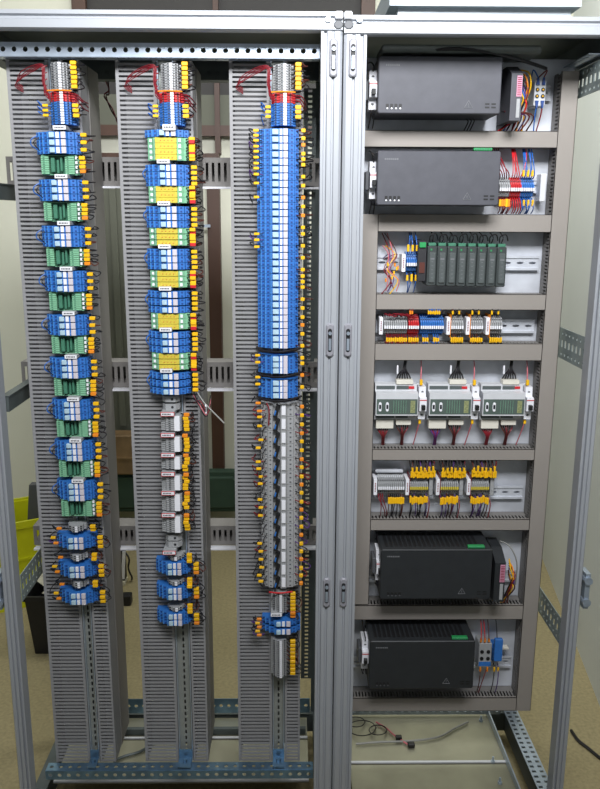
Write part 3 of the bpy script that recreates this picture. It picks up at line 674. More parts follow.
# ------------------------------------------------------------------ power supplies
def power_supply(label, x0, x1, z0, z1, m, conn=True, pins=True, yf=.09):
    t = thing('power_supply', label, 'power supply', (x0, YP-.011, z0)); wv, h = x1-x0, z1-z0; D = YP-.011-yf
    MB().rbox(0, wv, -D, 0, 0, h, .003).build('case', m, t)
    q = MB()
    n = int((wv-.03)/.012)
    for i in range(n): q.prism([(.015+i*.012, h+.0001), (.021+i*.012, h+.0001), (.019+i*.012, h+.0009), (.013+i*.012, h+.0009)][::-1], 'y', -D+.02, -.01)
    q.build('vent', BLK, t)
    q = MB(); fy = -D-.0006
    for i in range(4): q.rbox(.018+.0095*i, .0245+.0095*i, fy, -D, .010, .020, .001)
    c = q.build('terminal_socket', BLK, t)
    q = MB()
    for i in range(4): q.cyl((.0212+.0095*i, fy-.0015, .0105), .002, .002, 'y', 8)
    q.build('screw', WHITE if pins else DGREY, c)
    q = MB()
    xw, zw = wv*.74, h*.11
    for a, b in (((xw-.009, zw), (xw+.009, zw)), ((xw+.009, zw), (xw, zw+.015)), ((xw, zw+.015), (xw-.009, zw))):
        q.tube([(a[0], -D-.0004, a[1]), (b[0], -D-.0004, b[1])], .0007, 4, 0)
    q.box(xw-.0006, xw+.0006, -D-.0008, -D, zw+.004, zw+.009); q.box(xw-.0006, xw+.0006, -D-.0008, -D, zw+.002, zw+.003)
    q.build('warning_mark', mat('grey_mark', (112, 114, 118), .6), t)
    q = MB()
    for i in range(7): q.box(.016+i*.0045, .019+i*.0045, -D-.0005, -D, h-.020, h-.0165)
    q.build('faint_print', MATS['grey_mark'], t)
    q = MB()
    for i in range(2):
        for j in range(2): q.box(wv-.034+i*.014, wv-.024+i*.014, -D-.0004, -D, .012+j*.007, .0155+j*.007)
    q.build('vent_slot', BLK, t)
    if conn:
        q = MB().rbox(wv*.78, wv*.93, -D+.004, -D+.016, h+.0012, h+.007, .001); o = q.build('output_connector', GREENC, t)
        q = MB()
        for i in range(7): q.box(wv*.79+i*wv*.02, wv*.79+i*wv*.02+.003, -D+.003, -D+.004, h+.003, h+.006)
        q.build('clamp_opening', GREEND, o)
    # flange feet
    MB().box(-.003, 0, -.03, 0, .02, h-.02).build('side_flange', DGREY, t)
    return t
power_supply('large brightly lit black power supply in the topmost row of the right cabinet', .083, .353, 1.818, 1.936, PSU, False)
power_supply('large brightly lit black power supply in the second row, beside red and blue terminals', .086, .361, 1.622, 1.740, PSU)
power_supply('large black power supply in the row with the yellow-stickered slim unit', .119, .398, .655, .789, PSU2, True, False)
power_supply('black power supply in the bottom row beside blue terminals', .097, .368, .402, .538, PSU2, True, False)
# slim units beside power supplies
def slim_unit(label, x0, x1, z0, z1, yf, m):
    t = thing('slim_power_module', label, 'power module', (x0, YP-.011, z0)); wv, h, D = x1-x0, z1-z0, YP-.011-yf
    MB().prism([(0, 0), (-D, 0), (-D, h*.82), (-D*.55, h), (0, h)], 'x', 0, wv).build('case', m, t)
    q = MB().box(wv*.50, wv*.95, -D-.001, -D, h*.42, h*.78); q.build('sticker', mat('pink_sticker', (214, 150, 176), .5), t)
    q = MB()
    for i in range(10): q.box(wv*.55, wv*.9, -D-.0014, -D-.001, h*(.44+.033*i), h*(.455+.033*i))
    q.build('sticker_print', REDW, t)
    MB().box(wv*.55, wv*.85, -D-.001, -D, h*.05, h*.38).build('lower_label', GREYT, t)
    MB().box(wv*1.0, wv*1.02, -D*.9, -D*.5, h*.70, h*.8).build('side_label', mat('teal_label', (90, 150, 160), .5), t)
    return t
slim_unit('slim brightly lit black module with a pink sticker right of the top power supply', .377, .402, 1.806, 1.926, .10, PSU)
slim_unit('slim black module with a pink sticker right of the lower large power supply', .409, .436, .642, .772, .10, PSU2)

# ------------------------------------------------------------------ circuit breakers
def breaker():
    t = thing('circuit_breaker', 'x', 'circuit breaker'); H = .082
    pr = [(0, -H/2), (-.045, -H/2), (-.046, -H*.22), (-.062, -H*.2), (-.062, H*.2), (-.046, H*.22), (-.045, H/2), (0, H/2)]
    MB().prism(pr, 'x', -.0085, .0085).build('case', WHITE, t)
    MB().rbox(-.0045, .0045, -.072, -.062, -.012, .0, .001).build('toggle', BLK, t)
    MB().box(-.0087, .0087, -.0626, -.062, .010, .012).build('red_line', RED, t)
    q = MB(); q.cyl((0, -.0456, H*.34), .0032, .001); q.cyl((0, -.0456, -H*.36), .0032, .001); q.build('screw', DGREY, t)
    return t
P_mcb = Proto(breaker())
def put_mcb(px, py, label, yb=.172, yf=.11):
    x, z = W(px, py, yf); P_mcb.put((x, yb, z), label); return x, z
for px, py, lb in ((373.5, 89, 'white circuit breaker left of the top power supply'), (374, 180, 'white circuit breaker left of the second power supply'), (380, 568, 'white circuit breaker left of the lower large power supply'), (365.5, 658, 'white circuit breaker left of the bottom power supply')):
    x, z = put_mcb(px, py, lb)
    wire([(x, .13, z+.038), (x, .12, z+.05), (x-.003, .15, z+.062), (x-.004, .205, z+.07)], .0018, BLKW, 'black wire rising from the '+lb, None)
    for s in (-1, 1): wire([(x+.003*s, .13, z-.040), (x+.004*s, .125, z-.055), (x+.005*s+.002, .18, z-.075)], .0016, BLKW, 'black wire hanging below the '+lb, 'black wires under the '+lb)
    bq = MB().rbox(x-.018, x-.0095, .125, .172, z-.022, z+.020, .002); tag(bq.build('auxiliary_contact', DGREY), 'grey auxiliary contact clipped on the left of the '+lb, 'contact block')

# ------------------------------------------------------------------ panel terminals (upright strips: blocks side by side)
def up_slim(m, h=.050, pitch=.0052, depth=.045, cover=None):
    t = thing('slim_terminal', 'x', 'terminal block'); w2 = (pitch-.0013)/2; a = h/2
    pr = [(0, -a), (-depth*.45, -a), (-depth*.5, -a*.78), (-depth*.8, -a*.74), (-depth*.85, -a*.35), (-depth, -a*.3), (-depth, a*.3), (-depth*.85, a*.35), (-depth*.8, a*.74), (-depth*.5, a*.78), (-depth*.45, a), (0, a)]
    MB().prism(pr, 'x', -w2, w2).build('body', m, t)
    MB().box(-w2, w2, -depth-.0012, -depth, -a*.28, a*.02).build('marker', cover or WHITE, t)
    q = MB()
    for s in (-.6, .6): q.box(-w2*.5, w2*.5, -depth*.83-.0004, -depth*.8, a*s-.002, a*s+.002)
    q.build('clamp_opening', INK, t); return t
U_grey, U_red, U_blue, U_yel = Proto(up_slim(GREYT)), Proto(up_slim(RED)), Proto(up_slim(BLUE)), Proto(up_slim(GREYT, cover=LIME))
def bracket():
    t = thing('label_holder', 'x', 'label'); MB().rbox(-.0045, .0045, -.048, 0, -.021, .021, .001).build('holder', WHITE, t)
    q = MB()
    for i in range(6): q.box(-.0014, .0014, -.0484, -.048, -.012+i*.0042, -.0095+i*.0042)
    q.build('print', REDW, t); return t
P_br = Proto(bracket())
YR = .207; YF = .162
def strip(proto, x0, x1, z, label, group):
    n = max(1, int(round((x1-x0)/.0052)))
    xs = [x0+.0026+i*.0052 for i in range(n)]
    for x in xs: proto.put((x, YR, z), label, group)
    return xs
def vwire(x, z, up, zend, label, group, m=None, tm=None, y=YF, skew=.004, tl=.012):
    s = 1 if up else -1; m = m or random.choice([BLKW, BLKW, BLKW, BRNW]); dx = rj(skew)
    pts = [(x, y+.012, z-s*.004), (x, y, z+s*.004), (x+dx*.4, y-.002, z+s*.016), (x+dx, y+.004, (z+s*.016+zend)/2), (x+dx*1.2, y+.02, zend)]
    return wire(pts, .0013, m, label, group, ((x, y-.001, z+s*.008), 'z', tl*random.uniform(.85, 1.1), .0044 if tl < .016 else .0052) if tl else None, tm)
# row 4 : mixed strip
zr = WZ(440, 326, YF)
X4 = lambda px: WX(px, 326, YF)
P_br.put((X4(381), YR, zr), 'white printed label holder at the left end of the mixed strip under the black modules')
zlo, zhi = 1.297, 1.376
gx = strip(U_grey, X4(384), X4(408), zr, 'slim grey terminal at the left of the mixed strip under the black modules', 'grey terminals at the left of the mixed strip')
rx = strip(U_red, X4(408.5), X4(420), zr, 'slim red terminal in the mixed strip under the black modules', 'red terminals in the mixed strip')
bx_ = strip(U_blue, X4(420.5), X4(445), zr, 'slim blue terminal in the mixed strip under the black modules', 'blue terminals in the mixed strip')
for x in gx[1::1]+rx: vwire(x, zr-.026, False, zlo+.002, 'wire with yellow marker under the grey and red part of the mixed strip', 'tagged wires under the grey and red terminals, mixed strip', REDW, tl=.012)
for x in bx_[1:4]+bx_[6:9]: vwire(x, zr-.026, False, zlo+.002, 'blue wire with yellow marker under the blue part of the mixed strip', 'tagged wires under the blue terminals, mixed strip', BLUW)
for x in bx_[3:9]: vwire(x, zr+.025, True, zhi-.001, 'wire with yellow marker above the blue part of the mixed strip', 'tagged wires above the blue terminals, mixed strip', BLUW, tl=.010)
for x in rx[:2]: vwire(x, zr+.025, True, zhi-.001, 'red wire with orange marker above the red part of the mixed strip', 'tagged wires above the red terminals, mixed strip', REDW, ORNG, tl=.010)
for i, x in enumerate(gx[::2]):
    wire([(x, YF+.008, zr+.022), (x-.002, YF-.004, zr+.030), (x+.010, YF-.006, zr+.026+rj(.003)), (x+.022, YF, zr+.028), (x+.03, YF+.01, zr+.021)], .0014, REDW, 'red jumper wire arching over the grey terminals of the mixed strip', 'red jumper wires, mixed strip')
ordn = ['first', 'second', 'third']
for k, (a, b, c) in enumerate(((446, 450.5, 464), (465.5, 470, 484), (485.5, 489.5, 503.5))):
    P_br.put((X4((a+b)/2), YR, zr), 'white printed label holder left of the %s small grey group in the mixed strip' % ordn[k])
    q = MB().box(X4(b)-.0008, X4(b)+.0004, YF-.004, YR, zr-.028, zr+.028); tag(q.build('end_plate', ORNG), 'thin orange end plate at the left of the %s small grey group in the mixed strip' % ordn[k], 'end plate')
    xs = strip(U_grey, X4(b)+.001, X4(c), zr, 'slim grey terminal in the %s small group of the mixed strip' % ordn[k], 'grey terminals of the %s small group, mixed strip' % ordn[k])
    for x in xs[:]: vwire(x, zr-.026, False, zlo+.002, 'wire with yellow marker under the %s small grey group of the mixed strip' % ordn[k], 'tagged wires under the %s small group, mixed strip' % ordn[k], tl=.013)
    for x in xs[::3]: vwire(x, zr+.025, True, zhi-.001, 'wire with yellow marker above the %s small grey group of the mixed strip' % ordn[k], 'tagged wires above the %s small group, mixed strip' % ordn[k], tl=.010)
# row 6 : yellow-tagged strip
zr = WZ(440, 487, YF); X6 = lambda px: WX(px, 487, YF); zlo, zhi = .842, .998
P_br.put((X6(375.3), YR, zr), 'white printed label holder at the left end of the yellow-tagged strip')
gx = strip(U_grey, X6(378), X6(404.5), zr, 'slim grey terminal at the left of the yellow-tagged strip', 'grey terminals at the left of the yellow-tagged strip')
for x in gx[5:]: vwire(x, zr-.028, False, zlo, 'wire with yellow marker under the leftmost grey group of the yellow-tagged strip', 'tagged wires under the leftmost group, yellow-tagged strip', tl=.018)
for i, x in enumerate(gx[:3]): vwire(x, zr-.026, False, zlo, 'red wire hanging at the left end of the yellow-tagged strip', 'red wires at the left end, yellow-tagged strip', REDW, None, skew=.02, tl=0)
for i, z_ in enumerate((WZ(390, 469.5, .2), WZ(390, 475.5, .2))):
    q = MB().rbox(X6(376), X6(404),   .185, .2, z_-.004, z_+.004, .002); tag(q.build('earth_bar', ZPLATE), ['upper', 'lower'][i]+' short zinc bar above the left end of the yellow-tagged strip', 'bar')
for k, (a, b, c, e) in enumerate(((405, 409.5, 427.5, 433.5), (435.5, 440, 458, 464), (466.5, 470.5, 489, 495))):
    P_br.put((X6((a+b)/2), YR, zr), 'white printed label holder left of the %s yellow-capped group in the tagged strip' % ordn[k])
    q = MB().box(X6(b)-.0008, X6(b)+.0004, YF-.004, YR, zr-.030, zr+.030); tag(q.build('end_plate', REDW), 'thin red end plate at the left of the %s yellow-capped group in the tagged strip' % ordn[k], 'end plate')
    xs = strip(U_yel, X6(b)+.001, X6(c), zr, 'slim grey terminal with yellow cap in the %s group of the tagged strip' % ordn[k], 'yellow-capped terminals of the %s group, tagged strip' % ordn[k])
    q = MB().rbox(X6(e)-.010, X6(e), YF+.008, YR, zr-.026, zr+.024, .002); q.cyl((X6(e)-.005, YF+.007, zr-.01), .003, .002)
    tag(q.build('end_clamp', GREYT), 'grey end clamp at the right of the %s yellow-capped group in the tagged strip' % ordn[k], 'clamp')
    for up in (True, False):
        xx = xs+([xs[-1]+.0055*(j+1) for j in range(3)] if up else [])
        for j, x in enumerate(xx):
            for rr in range(2 if up and j % 2 == 0 else 1):
                zz = (zr+.026+rr*.012+rj(.002)) if up else (zr-.027-rj(.003))
                vwire(x+rr*.002, zz, up, zhi if up else zlo, 'dark wire with yellow marker %s the %s yellow-capped group of the tagged strip' % ('above' if up else 'under', ordn[k]), 'tagged wires %s the %s yellow-capped group' % ('above' if up else 'under', ordn[k]), random.choice([BLKW, BLKW, BLKW, VIOW, BRNW]), tl=.018, y=YF-.002*rr-rj(.003), skew=.006)
    wire([(X6(c)+.004, YF+.01, zr-.03), (X6(c)+.006, YF, zr-.05), (X6(c)+.004, YF+.01, zlo)], .0014, REDW, 'red wire hanging at the right edge of the %s yellow-capped group' % ordn[k], None)
    wire([(X6(c)+.014, YF+.01, zr+.03), (X6(c)+.014, YF, zr+.06), (X6(c)+.016, YF+.01, zhi)], .0014, REDW, 'red wire rising at the right edge of the %s yellow-capped group' % ordn[k], None)

# row 3 : controller modules
zr = WZ(410, 263, YF); X3 = lambda px: WX(px, 263, YF)
P_br.put((X3(403.5), YR, zr), 'white printed label holder left of the blue terminals beside the black modules')
xs = strip(U_blue, X3(406.5), X3(418), zr, 'slim blue terminal left of the row of eight black modules', 'blue terminals beside the black modules')
for x in xs[::2]:
    vwire(x, zr+.027, True, 1.560, 'blue wire with yellow marker rising beside the black modules', 'blue wires above the terminals beside the black modules', BLUW, tl=.016)
    vwire(x, zr-.027, False, 1.418, 'blue wire with yellow marker hanging beside the black modules', 'blue wires under the terminals beside the black modules', BLUW, tl=.016)
YM = .145
def io_module(wv, h):
    t = thing('input_output_module', 'x', 'module'); D = YR-YM
    MB().rbox(0, wv-.001, -D, 0, 0, h, .0025).build('case', mat('module_charcoal', (56, 62, 62), .45, 0, .08), t)
    MB().rbox(wv*.2, wv*.82, -D-.003, -D, h*.08, h*.84, .002).build('front_cover', mat('module_cover', (84, 90, 90), .3, 0, .12, 90, stretch=(1, 1, 6)), t)
    q = MB()
    for i in range(5): q.box(wv*.42, wv*.6, -D-.0034, -D-.003, h*(.2+.1*i), h*(.215+.1*i))
    q.box(wv*.3, wv*.7, -D-.0034, -D-.003, h*.66, h*.70); q.build('print', MATS['grey_mark'], t)
    MB().rbox(wv*.12, wv*.88, -D+.006, -D+.03, h, h+.007, .001).build('plug', GREEND, t)
    MB().box(wv*.3, wv*.45, -D-.0006, -D, h*.89, h*.93).build('indicator', GREENC, t)
    return t
xa, xb = WX(427, 265, YM), WX(506.5, 265, YM); mw = (xb-xa)/8; z0, z1 = WZ(465, 286, YM), WZ(465, 246, YM)
P_io = Proto(io_module(mw, z1-z0))
for i in range(8):
    P_io.put((xa+mw*i, YR, z0-.0003*i), '%s of the eight black modules, counted from the left, in the third row' % ['first', 'second', 'third', 'fourth', 'fifth', 'sixth', 'seventh', 'last'][i], 'row of eight black modules')
    wire([(xa+mw*(i+.3), YM+.012, z1+.008), (xa+mw*(i+.2), YM-.002, z1+.022), (xa+mw*(i+.75), YM-.004, z1+.026+rj(.003)), (xa+mw*(i+1.1), YM+.01, z1+.012)], .0015, BLKW, 'black loop wire over the black modules of the third row', 'black loop wires over the black modules')
    wire([(xa+mw*(i+.5), YM+.014, z1+.006), (xa+mw*(i+.55), YM+.004, z1+.02), (xa+mw*(i+.5)+rj(.003), YM+.03, 1.561)], .0014, BLKW, 'black wire rising from the black modules to the duct above', 'black riser wires over the black modules')
q = MB().rbox(xa-.022, xa-.001, YM+.004, YR, z0+.010, z1+.012, .002); h = q.build('bus_head', mat('module_head', (40, 40, 44), .5)); tag(h, 'black head unit at the left end of the row of eight modules', 'module')
q = MB(); q.box(xa-.018, xa-.005, YM+.002, YM+.004, z0+.03, z0+.055); q.build('socket', BRNW, h); MB().rbox(xa-.019, xa-.004, YM, YM+.004, z1-.004, z1+.008, .001).build('plug', GREENC, h)
# loose tangle of wires at the left
for i in range(7):
    x, z = W(388+i*1.3, 254, .20); e = rj(.012)
    wire([(WX(370, 228, .2)+.03+.002*i, .205, 1.558-.03*(i % 3)), (x+e, .18, z), (x-.010+rj(.012), .165, z-.035), (x-.004+rj(.014), .16, z-.06), (x-.012+rj(.012), .162, z-.088-rj(.008))], .0012, (REDW, PINKR, VIOW, BRNW, YELL, REDW, PINKR)[i],
         'loose %s wire %d hanging in a tangle left of the blue terminals' % (('dark red', 'pink', 'violet', 'brown', 'yellow', 'dark red', 'pink')[i], i) if False else 'loose wire hanging in the tangle at the left of the third row', 'loose tangle of wires in the third row', ((x-.006+rj(.012), .161, z-.045-rj(.025)), 'z', .009, .004), (YELL, ORNG)[i % 2])

# row 5 : three controllers
YC = .150
def controller(wv, h):
    t = thing('controller', 'x', 'controller'); D = YR-YC
    MB().prism([(0, 0), (-D*.55, 0), (-D*.55, h*.16), (-D, h*.18), (-D, h*.80), (-D*.55, h*.82), (-D*.55, h), (0, h)], 'x', 0, wv).build('case', SHELL, t)
    MB().box(wv*.02, wv*.985, -D-.0008, -D, h*.22, h*.64).build('face_panel', mat('grey_green_panel', (84, 98, 92), .4, 0, .1), t)
    q = MB()
    for i in range(2):
        cx = wv*(.10+.17*i)
        q.cyl((cx, -D-.003, h*.52), .0035, .003); q.cyl((cx, -D-.003, h*.34), .0035, .003); q.rbox(cx-.004, cx+.004, -D-.002, -D, h*.34, h*.52, .002)
    so = q.build('serial_socket', WHITE, t)
    q = MB()
    for i in range(2): q.rbox(wv*(.10+.17*i)-.0025, wv*(.10+.17*i)+.0025, -D-.0036, -D-.002, h*.37, h*.49, .001)
    q.build('socket_opening', INK, so)
    q = MB()
    for i in range(6): q.box(wv*(.42+.058*i), wv*(.425+.058*i), -D-.0012, -D-.0008, h*.25, h*.61)
    q.build('division_line', GREEN, t)
    q = MB().box(wv*.82, wv*.93, -D-.0012, -D-.0008, h*.26, h*.60); q.build('indicator_label', mat('olive_label', (140, 146, 104), .5, 0, .3, 300), t)
    for z_ in (.86, .05):
        MB().box(wv*.03, wv*.47, -D*.56-.001, -D*.55, h*z_, h*(z_+.09)).build('terminal_cover', DSTEEL, t)
        MB().box(wv*.51, wv*.80, -D*.56-.001, -D*.55, h*z_, h*(z_+.09)).build('terminal_cover', DSTEEL, t)
    MB().box(wv*.80, wv*.93, -D*.56-.0012, -D*.55, h*.87, h*.94).build('red_tab', RED, t)
    MB().rbox(wv*.50, wv*.90, -D*.62, -D*.2, h*1.0, h*1.12, .001).build('upper_connector', BEIGE, t)
    MB().rbox(wv*.04, wv*.46, -D*.62, -D*.2, -h*.25, 0, .001).build('lower_connector', BEIGE, t)
    MB().rbox(wv*.52, wv*.88, -D*.62, -D*.2, -h*.15, 0, .001).build('lower_connector', BEIGE, t)
    return t
xa = WX(376, 400, YC); wv = WX(418.3, 400, YC)-xa; z0, z1 = WZ(400, 420, YC+.02), WZ(400, 384.5, YC+.02); hh = z1-z0; pit = WX(482.3, 400, YC)-WX(428.8, 400, YC)
P_ct = Proto(controller(wv, hh))
for k in range(3):
    pn = ['left', 'middle', 'right'][k]; x = xa+pit*k
    P_ct.put((x, YR, z0), '%s of the three light grey controllers with two round-screwed sockets' % ['leftmost', 'middle', 'rightmost'][k], 'three light grey controllers')
    xm = x+wv+.0115; P_mcb.put((xm, YR, (z0+z1)/2), 'white circuit breaker at the right of the %s controller' % pn)
    for i in range(6):
        wire([(x+wv*(.53+.065*i), YC+.04, z1+hh*.12), (x+wv*(.55+.05*i), YC+.03, z1+hh*.25), (x+wv*(.66+.012*i), YC+.03, z1+hh*.42), (x+wv*.70+.001*i, YC+.035, z1+hh*.7), (x+wv*.72+.002*i, YC+.05, 1.254)], .002, BLKW, 'black wire fanning up from the %s controller' % pn, 'black wires fanning up from the %s controller' % pn)
        wire([(x+wv*(.54+.06*i), YC+.04, z0-hh*.15), (x+wv*(.58+.045*i), YC+.03, z0-hh*.28), (x+wv*(.66+.012*i), YC+.03, z0-hh*.45), (x+wv*.68+.0012*i, YC+.05, 1.029)], .0017, (BRNW, BLKW, REDW)[i % 3], 'dark wire gathered under the right connector of the %s controller' % pn, 'dark wires under the right connector of the %s controller' % pn)
        wire([(x+wv*(.07+.055*i), YC+.04, z0-hh*.25), (x+wv*(.12+.04*i), YC+.03, z0-hh*.34), (x+wv*(.20+.012*i), YC+.03, z0-hh*.5), (x+wv*.22+.0012*i, YC+.05, 1.029)], .0017, ((REDW, BRNW, REDW), (VIOW, REDW, VIOW), (REDW, REDW, REDW))[k][i % 3], 'coloured wire gathered under the left connector of the %s controller' % pn, 'coloured wires under the left connector of the %s controller' % pn)
    zt_ = (z0+z1)/2+.041; wire([(xm-.002, YC+.03, zt_), (xm-.004, YC+.02, zt_+.012), (xm-.002, YC+.03, zt_+.04), (xm, YC+.05, 1.254)], .0016, PINKR, 'pink wire with yellow marker above the breaker right of the %s controller' % pn, None, ((xm-.003, YC+.019, zt_+.010), 'z', .014, .007), YELL)
    zt_ = (z0+z1)/2-.041; wire([(xm-.002, YC+.03, zt_), (xm-.004, YC+.02, zt_-.012), (xm-.008, YC+.03, zt_-.04), (xm-.012, YC+.05, 1.029)], .0016, PINKR, 'pink wire with yellow marker below the breaker right of the %s controller' % pn, None, ((xm-.003, YC+.02, zt_-.008), 'z', .012, .006), YELL)
    tg = MB().rbox(x+wv*.50, x+wv*.54, YC+.024, YC+.030, z1+hh*.28, z1+hh*.52, .001)
    tag(tg.build('wire_tag', WHITE), 'white tag on the black wires above the %s controller' % pn, 'tag')

# row 2 : grey, red, blue terminals
zr = WZ(515, 188, YF); X2 = lambda px: WX(px, 188, YF)
gx = strip(U_grey, X2(499.5), X2(510.5), zr, 'slim grey terminal right of the second power supply', 'grey terminals right of the second power supply')
rx = strip(U_red, X2(510.8), X2(521), zr, 'slim red terminal right of the second power supply', 'red terminals right of the second power supply')
bx2 = strip(U_blue, X2(521.3), X2(535), zr, 'slim blue terminal right of the second power supply', 'blue terminals right of the second power supply')
for x in gx: 
    vwire(x, zr-.026, False, 1.605, 'wire with orange and yellow marker under the grey terminals right of the second power supply', 'tagged wires under those grey terminals, second row', REDW, ORNG if random.random() < .4 else YELL, tl=.018)
    wire([(x, YF+.01, zr+.022), (x-.006, YF-.006, zr+.034), (x-.016+rj(.006), YF+.002, zr+.055+rj(.01)), (x-.024, YF+.03, zr+.09)], .0014, REDW, 'red wire curving up left from the grey terminals of the second row', 'red wires over the grey terminals, second row')
for x in rx:
    vwire(x, zr-.026, False, 1.605, 'red wire under the red terminals right of the second power supply', 'red wires under the red terminals, second row', RED, None, tl=0)
    vwire(x, zr+.025, True, 1.752, 'red wire above the red terminals right of the second power supply', 'red wires above the red terminals, second row', RED, None, tl=0, skew=.01)
for i, x in enumerate(bx2):
    vwire(x, zr-.026, False, 1.605, 'blue wire under the blue terminals right of the second power supply', 'blue wires under the blue terminals, second row', BLUW, YELL, tl=.014 if i % 2 else 0)
    vwire(x, zr+.025, True, 1.752, 'blue wire above the blue terminals right of the second power supply', 'blue wires above the blue terminals, second row', BLUW, YELL, tl=.016 if i % 2 == 0 else 0, skew=.008)
x, z = W(539.5, 188, .2); q = MB().rbox(x-.006, x+.008, .175, YR, z-.032, z+.032, .002); tag(q.build('end_clamp', SHELL), 'pale end clamp right of the blue terminals in the second row', 'clamp')
# row 1 right : small terminals with blue ferrules and bundle of wires
zr = WZ(538, 93, YF); X1 = lambda px: WX(px, 93, YF)
q = thing('sensor_terminal', 'pair of white terminals with black screws at the right end of the top row', 'terminal block', (X1(540), YR, zr))
MB().rbox(-.013, .013, -.045, 0, -.028, .028, .002).build('body', SHELL, q)
c_ = MB(); [c_.cyl((sx*.0065, -.047, sz*.007), .0045, .002) for sx in (-1, 1) for sz in (-1, 1)]; c_.build('screw', BLK, q)
c_ = MB(); [c_.cyl((sx*.0065, -.0476, sz*.007), .002, .001) for sx in (-1, 1) for sz in (-1, 1)]; c_.build('screw_head', YELL, q)
for i, sx in enumerate((-.007, .006)):
    for s in (1, -1):
        c_ = MB().prism([(-.004, 0), (.004, 0), (.0015, s*.016), (-.0015, s*.016)][::s], 'y', -.003, .003)
        o = c_.build('cable_lug', BLUED, None, (X1(540)+sx, YF-.002, zr+s*.017)); tag(o, 'dark blue cable lug %s, %s side of the terminal pair in the top row' % ('above' if s > 0 else 'below', ['left', 'right'][i]), 'cable lug')
        wire([(X1(540)+sx, YF-.002, zr+s*.033), (X1(540)+sx*(2.4 if s > 0 else 1), YF+.005, zr+s*.05), (X1(540)+sx*(1 if s > 0 else .5)-.01*(s > 0), YF+.02, 1.905 if s > 0 else 1.792)], .0016, (BLUW, REDW)[i], '%s wire %s the terminal pair at the right of the top row' % (('blue', 'red')[i], 'above' if s > 0 else 'below'), None)
x, z = W(523, 92, .15)
for i in range(9):
    e = rj(.01); mm = (YELL, ORNG, BLKW, REDW, VIOW, BLUW, YELL, BLKW, RED)[i]
    wire([(x-.012+rj(.004), .17, z+.05-.006*i), (x-.002+e, .14, z+.040-.007*i), (x+.004+e, .135, z+.01-.005*i), (x-.004+e*1.5, .15, z-.02-.004*i), (x+.004-.006*i+e, .185, 1.792)], .0018, mm, 'coloured wire in the bundle right of the slim module, top row', 'wire bundle right of the slim module, top row')
for i in range(6):
    wire([(WX(500+i*3, 118, .15), .14, WZ(510, 112, .15)), (WX(512+i*4, 120, .16), .15, WZ(510, 116, .15)), (WX(508+i*4, 127, .17)+rj(.006), .19, 1.790)], .0018, (BLKW, REDW, BLKW, VIOW, REDW, BRNW)[i], 'dark wire dropping into the duct below the slim module, top row', 'dark wires below the slim module, top row')
for i in range(3):
    wire([(WX(470+i*4, 116, .12), .16, WZ(470, 117, .12)), (WX(470+i*3, 120, .15), .17, WZ(470, 121, .15)), (WX(466+i*3, 127, .17), .20, 1.790)], .0014, BLKW, 'thin black wire dropping from the underside of the top power supply', 'thin black wires under the top power supply')
# cable tray under the roof with cable
tag(MB().rbox(.09, .44, .10, .2, 1.945, 1.962, .004).build('roof_channel', mat('grey_green_channel', (110, 116, 112), .6)), 'grey channel under the roof above the top power supply', 'channel')
q = perf(.34, .036, [(.015, .004, .003, True)]*2, ZINC, 'roof_grille', None, (.528, .06, 1.938), (PI/2, 0, PI/2)); tag(q, 'pale perforated strip under the roof at the top right corner of the right cabinet', 'strip')
wire([(.14, .13, 1.94), (.22, .10, 1.952), (.30, .10, 1.950), (.40, .12, 1.935), (.47, .16, 1.925)], .004, BLKW, 'thick black cable running under the roof above the top power supply', None, name='cable')
# row 7 side wires
x, z = W(512, 575, .13)
for i in range(8):
    wire([(x-.004, .15, z+.035-.006*i), (x+rj(.008), .125, z+.02-.006*i), (x+rj(.010), .125, z-.02-.003*i), (x-.004+rj(.012), .17, .604)], .0018, (YELL, ORNG, BLKW, REDW, VIOW, BRNW, YELL, REDW)[i], 'coloured wire in the bundle right of the lower slim module', 'wire bundle right of the lower slim module')
wire([(WX(500, 540, .17), .17, WZ(500, 541, .17)), (WX(508, 548, .16), .15, WZ(508, 546, .15)), (WX(517, 560, .15), .15, WZ(517, 562, .15)), (WX(518, 580, .15), .17, WZ(518, 585, .17))], .0018, GRYW, 'pale cable arching over the lower slim module', None, name='cable')
# row 8 right
zr = WZ(490, 655, YF); X8 = lambda px: WX(px, 655, YF)
q = thing('sensor_terminal', 'white terminals with black screws right of the bottom power supply', 'terminal block', (X8(485.5), YR, zr))
MB().rbox(-.018, .016, -.045, 0, -.036, .034, .002).build('body', GREYT, q)
c_ = MB(); [c_.cyl((sx, -.047, sz*.010), .005, .002) for sx in (-.010, .007) for sz in (-1, 1)]; c_.build('screw', BLK, q)
MB().box(-.017, .015, -.0462, -.045, -.032, -.020).build('blue_band', BLUE, q)
xs = strip(U_blue, X8(493), X8(502), zr-.004, 'slim blue terminal right of the bottom power supply', 'blue terminals right of the bottom power supply')
q = MB().rbox(X8(493), X8(501), YF-.012, YF-.001, zr-.012, zr+.052, .002); tag(q.build('relay', BLUE), 'blue relay on top of the blue terminals in the bottom row', 'relay')
for i, px in enumerate((480, 484, 488, 496)):
    vwire(X8(px), zr+.036, True, .559, ('red', 'red', 'brown', 'black')[i]+' wire rising at the right of the bottom power supply, '+('leftmost', 'second from left', 'third from left', 'rightmost')[i], None, (RED, RED, BRNW, BLKW)[i], (ORNG, ORNG, ORNG, YELL)[i], tl=.012)
for i, px in enumerate((481, 488, 495, 499)):
    vwire(X8(px), zr-.034, False, .330, ('brown', 'dark red', 'black', 'violet')[i]+' wire hanging at the right of the bottom power supply', None, (BRNW, REDW, BLKW, VIOW)[i], (ORNG, ORNG, YELL, YELL)[i], tl=.012, skew=.012)
q = MB().rbox(X8(503), X8(511), .185, .2, zr+.002, zr+.008, .001); tag(q.build('rail_stop', BEIGE), 'small beige stop right of the blue terminals in the bottom row', 'clip')

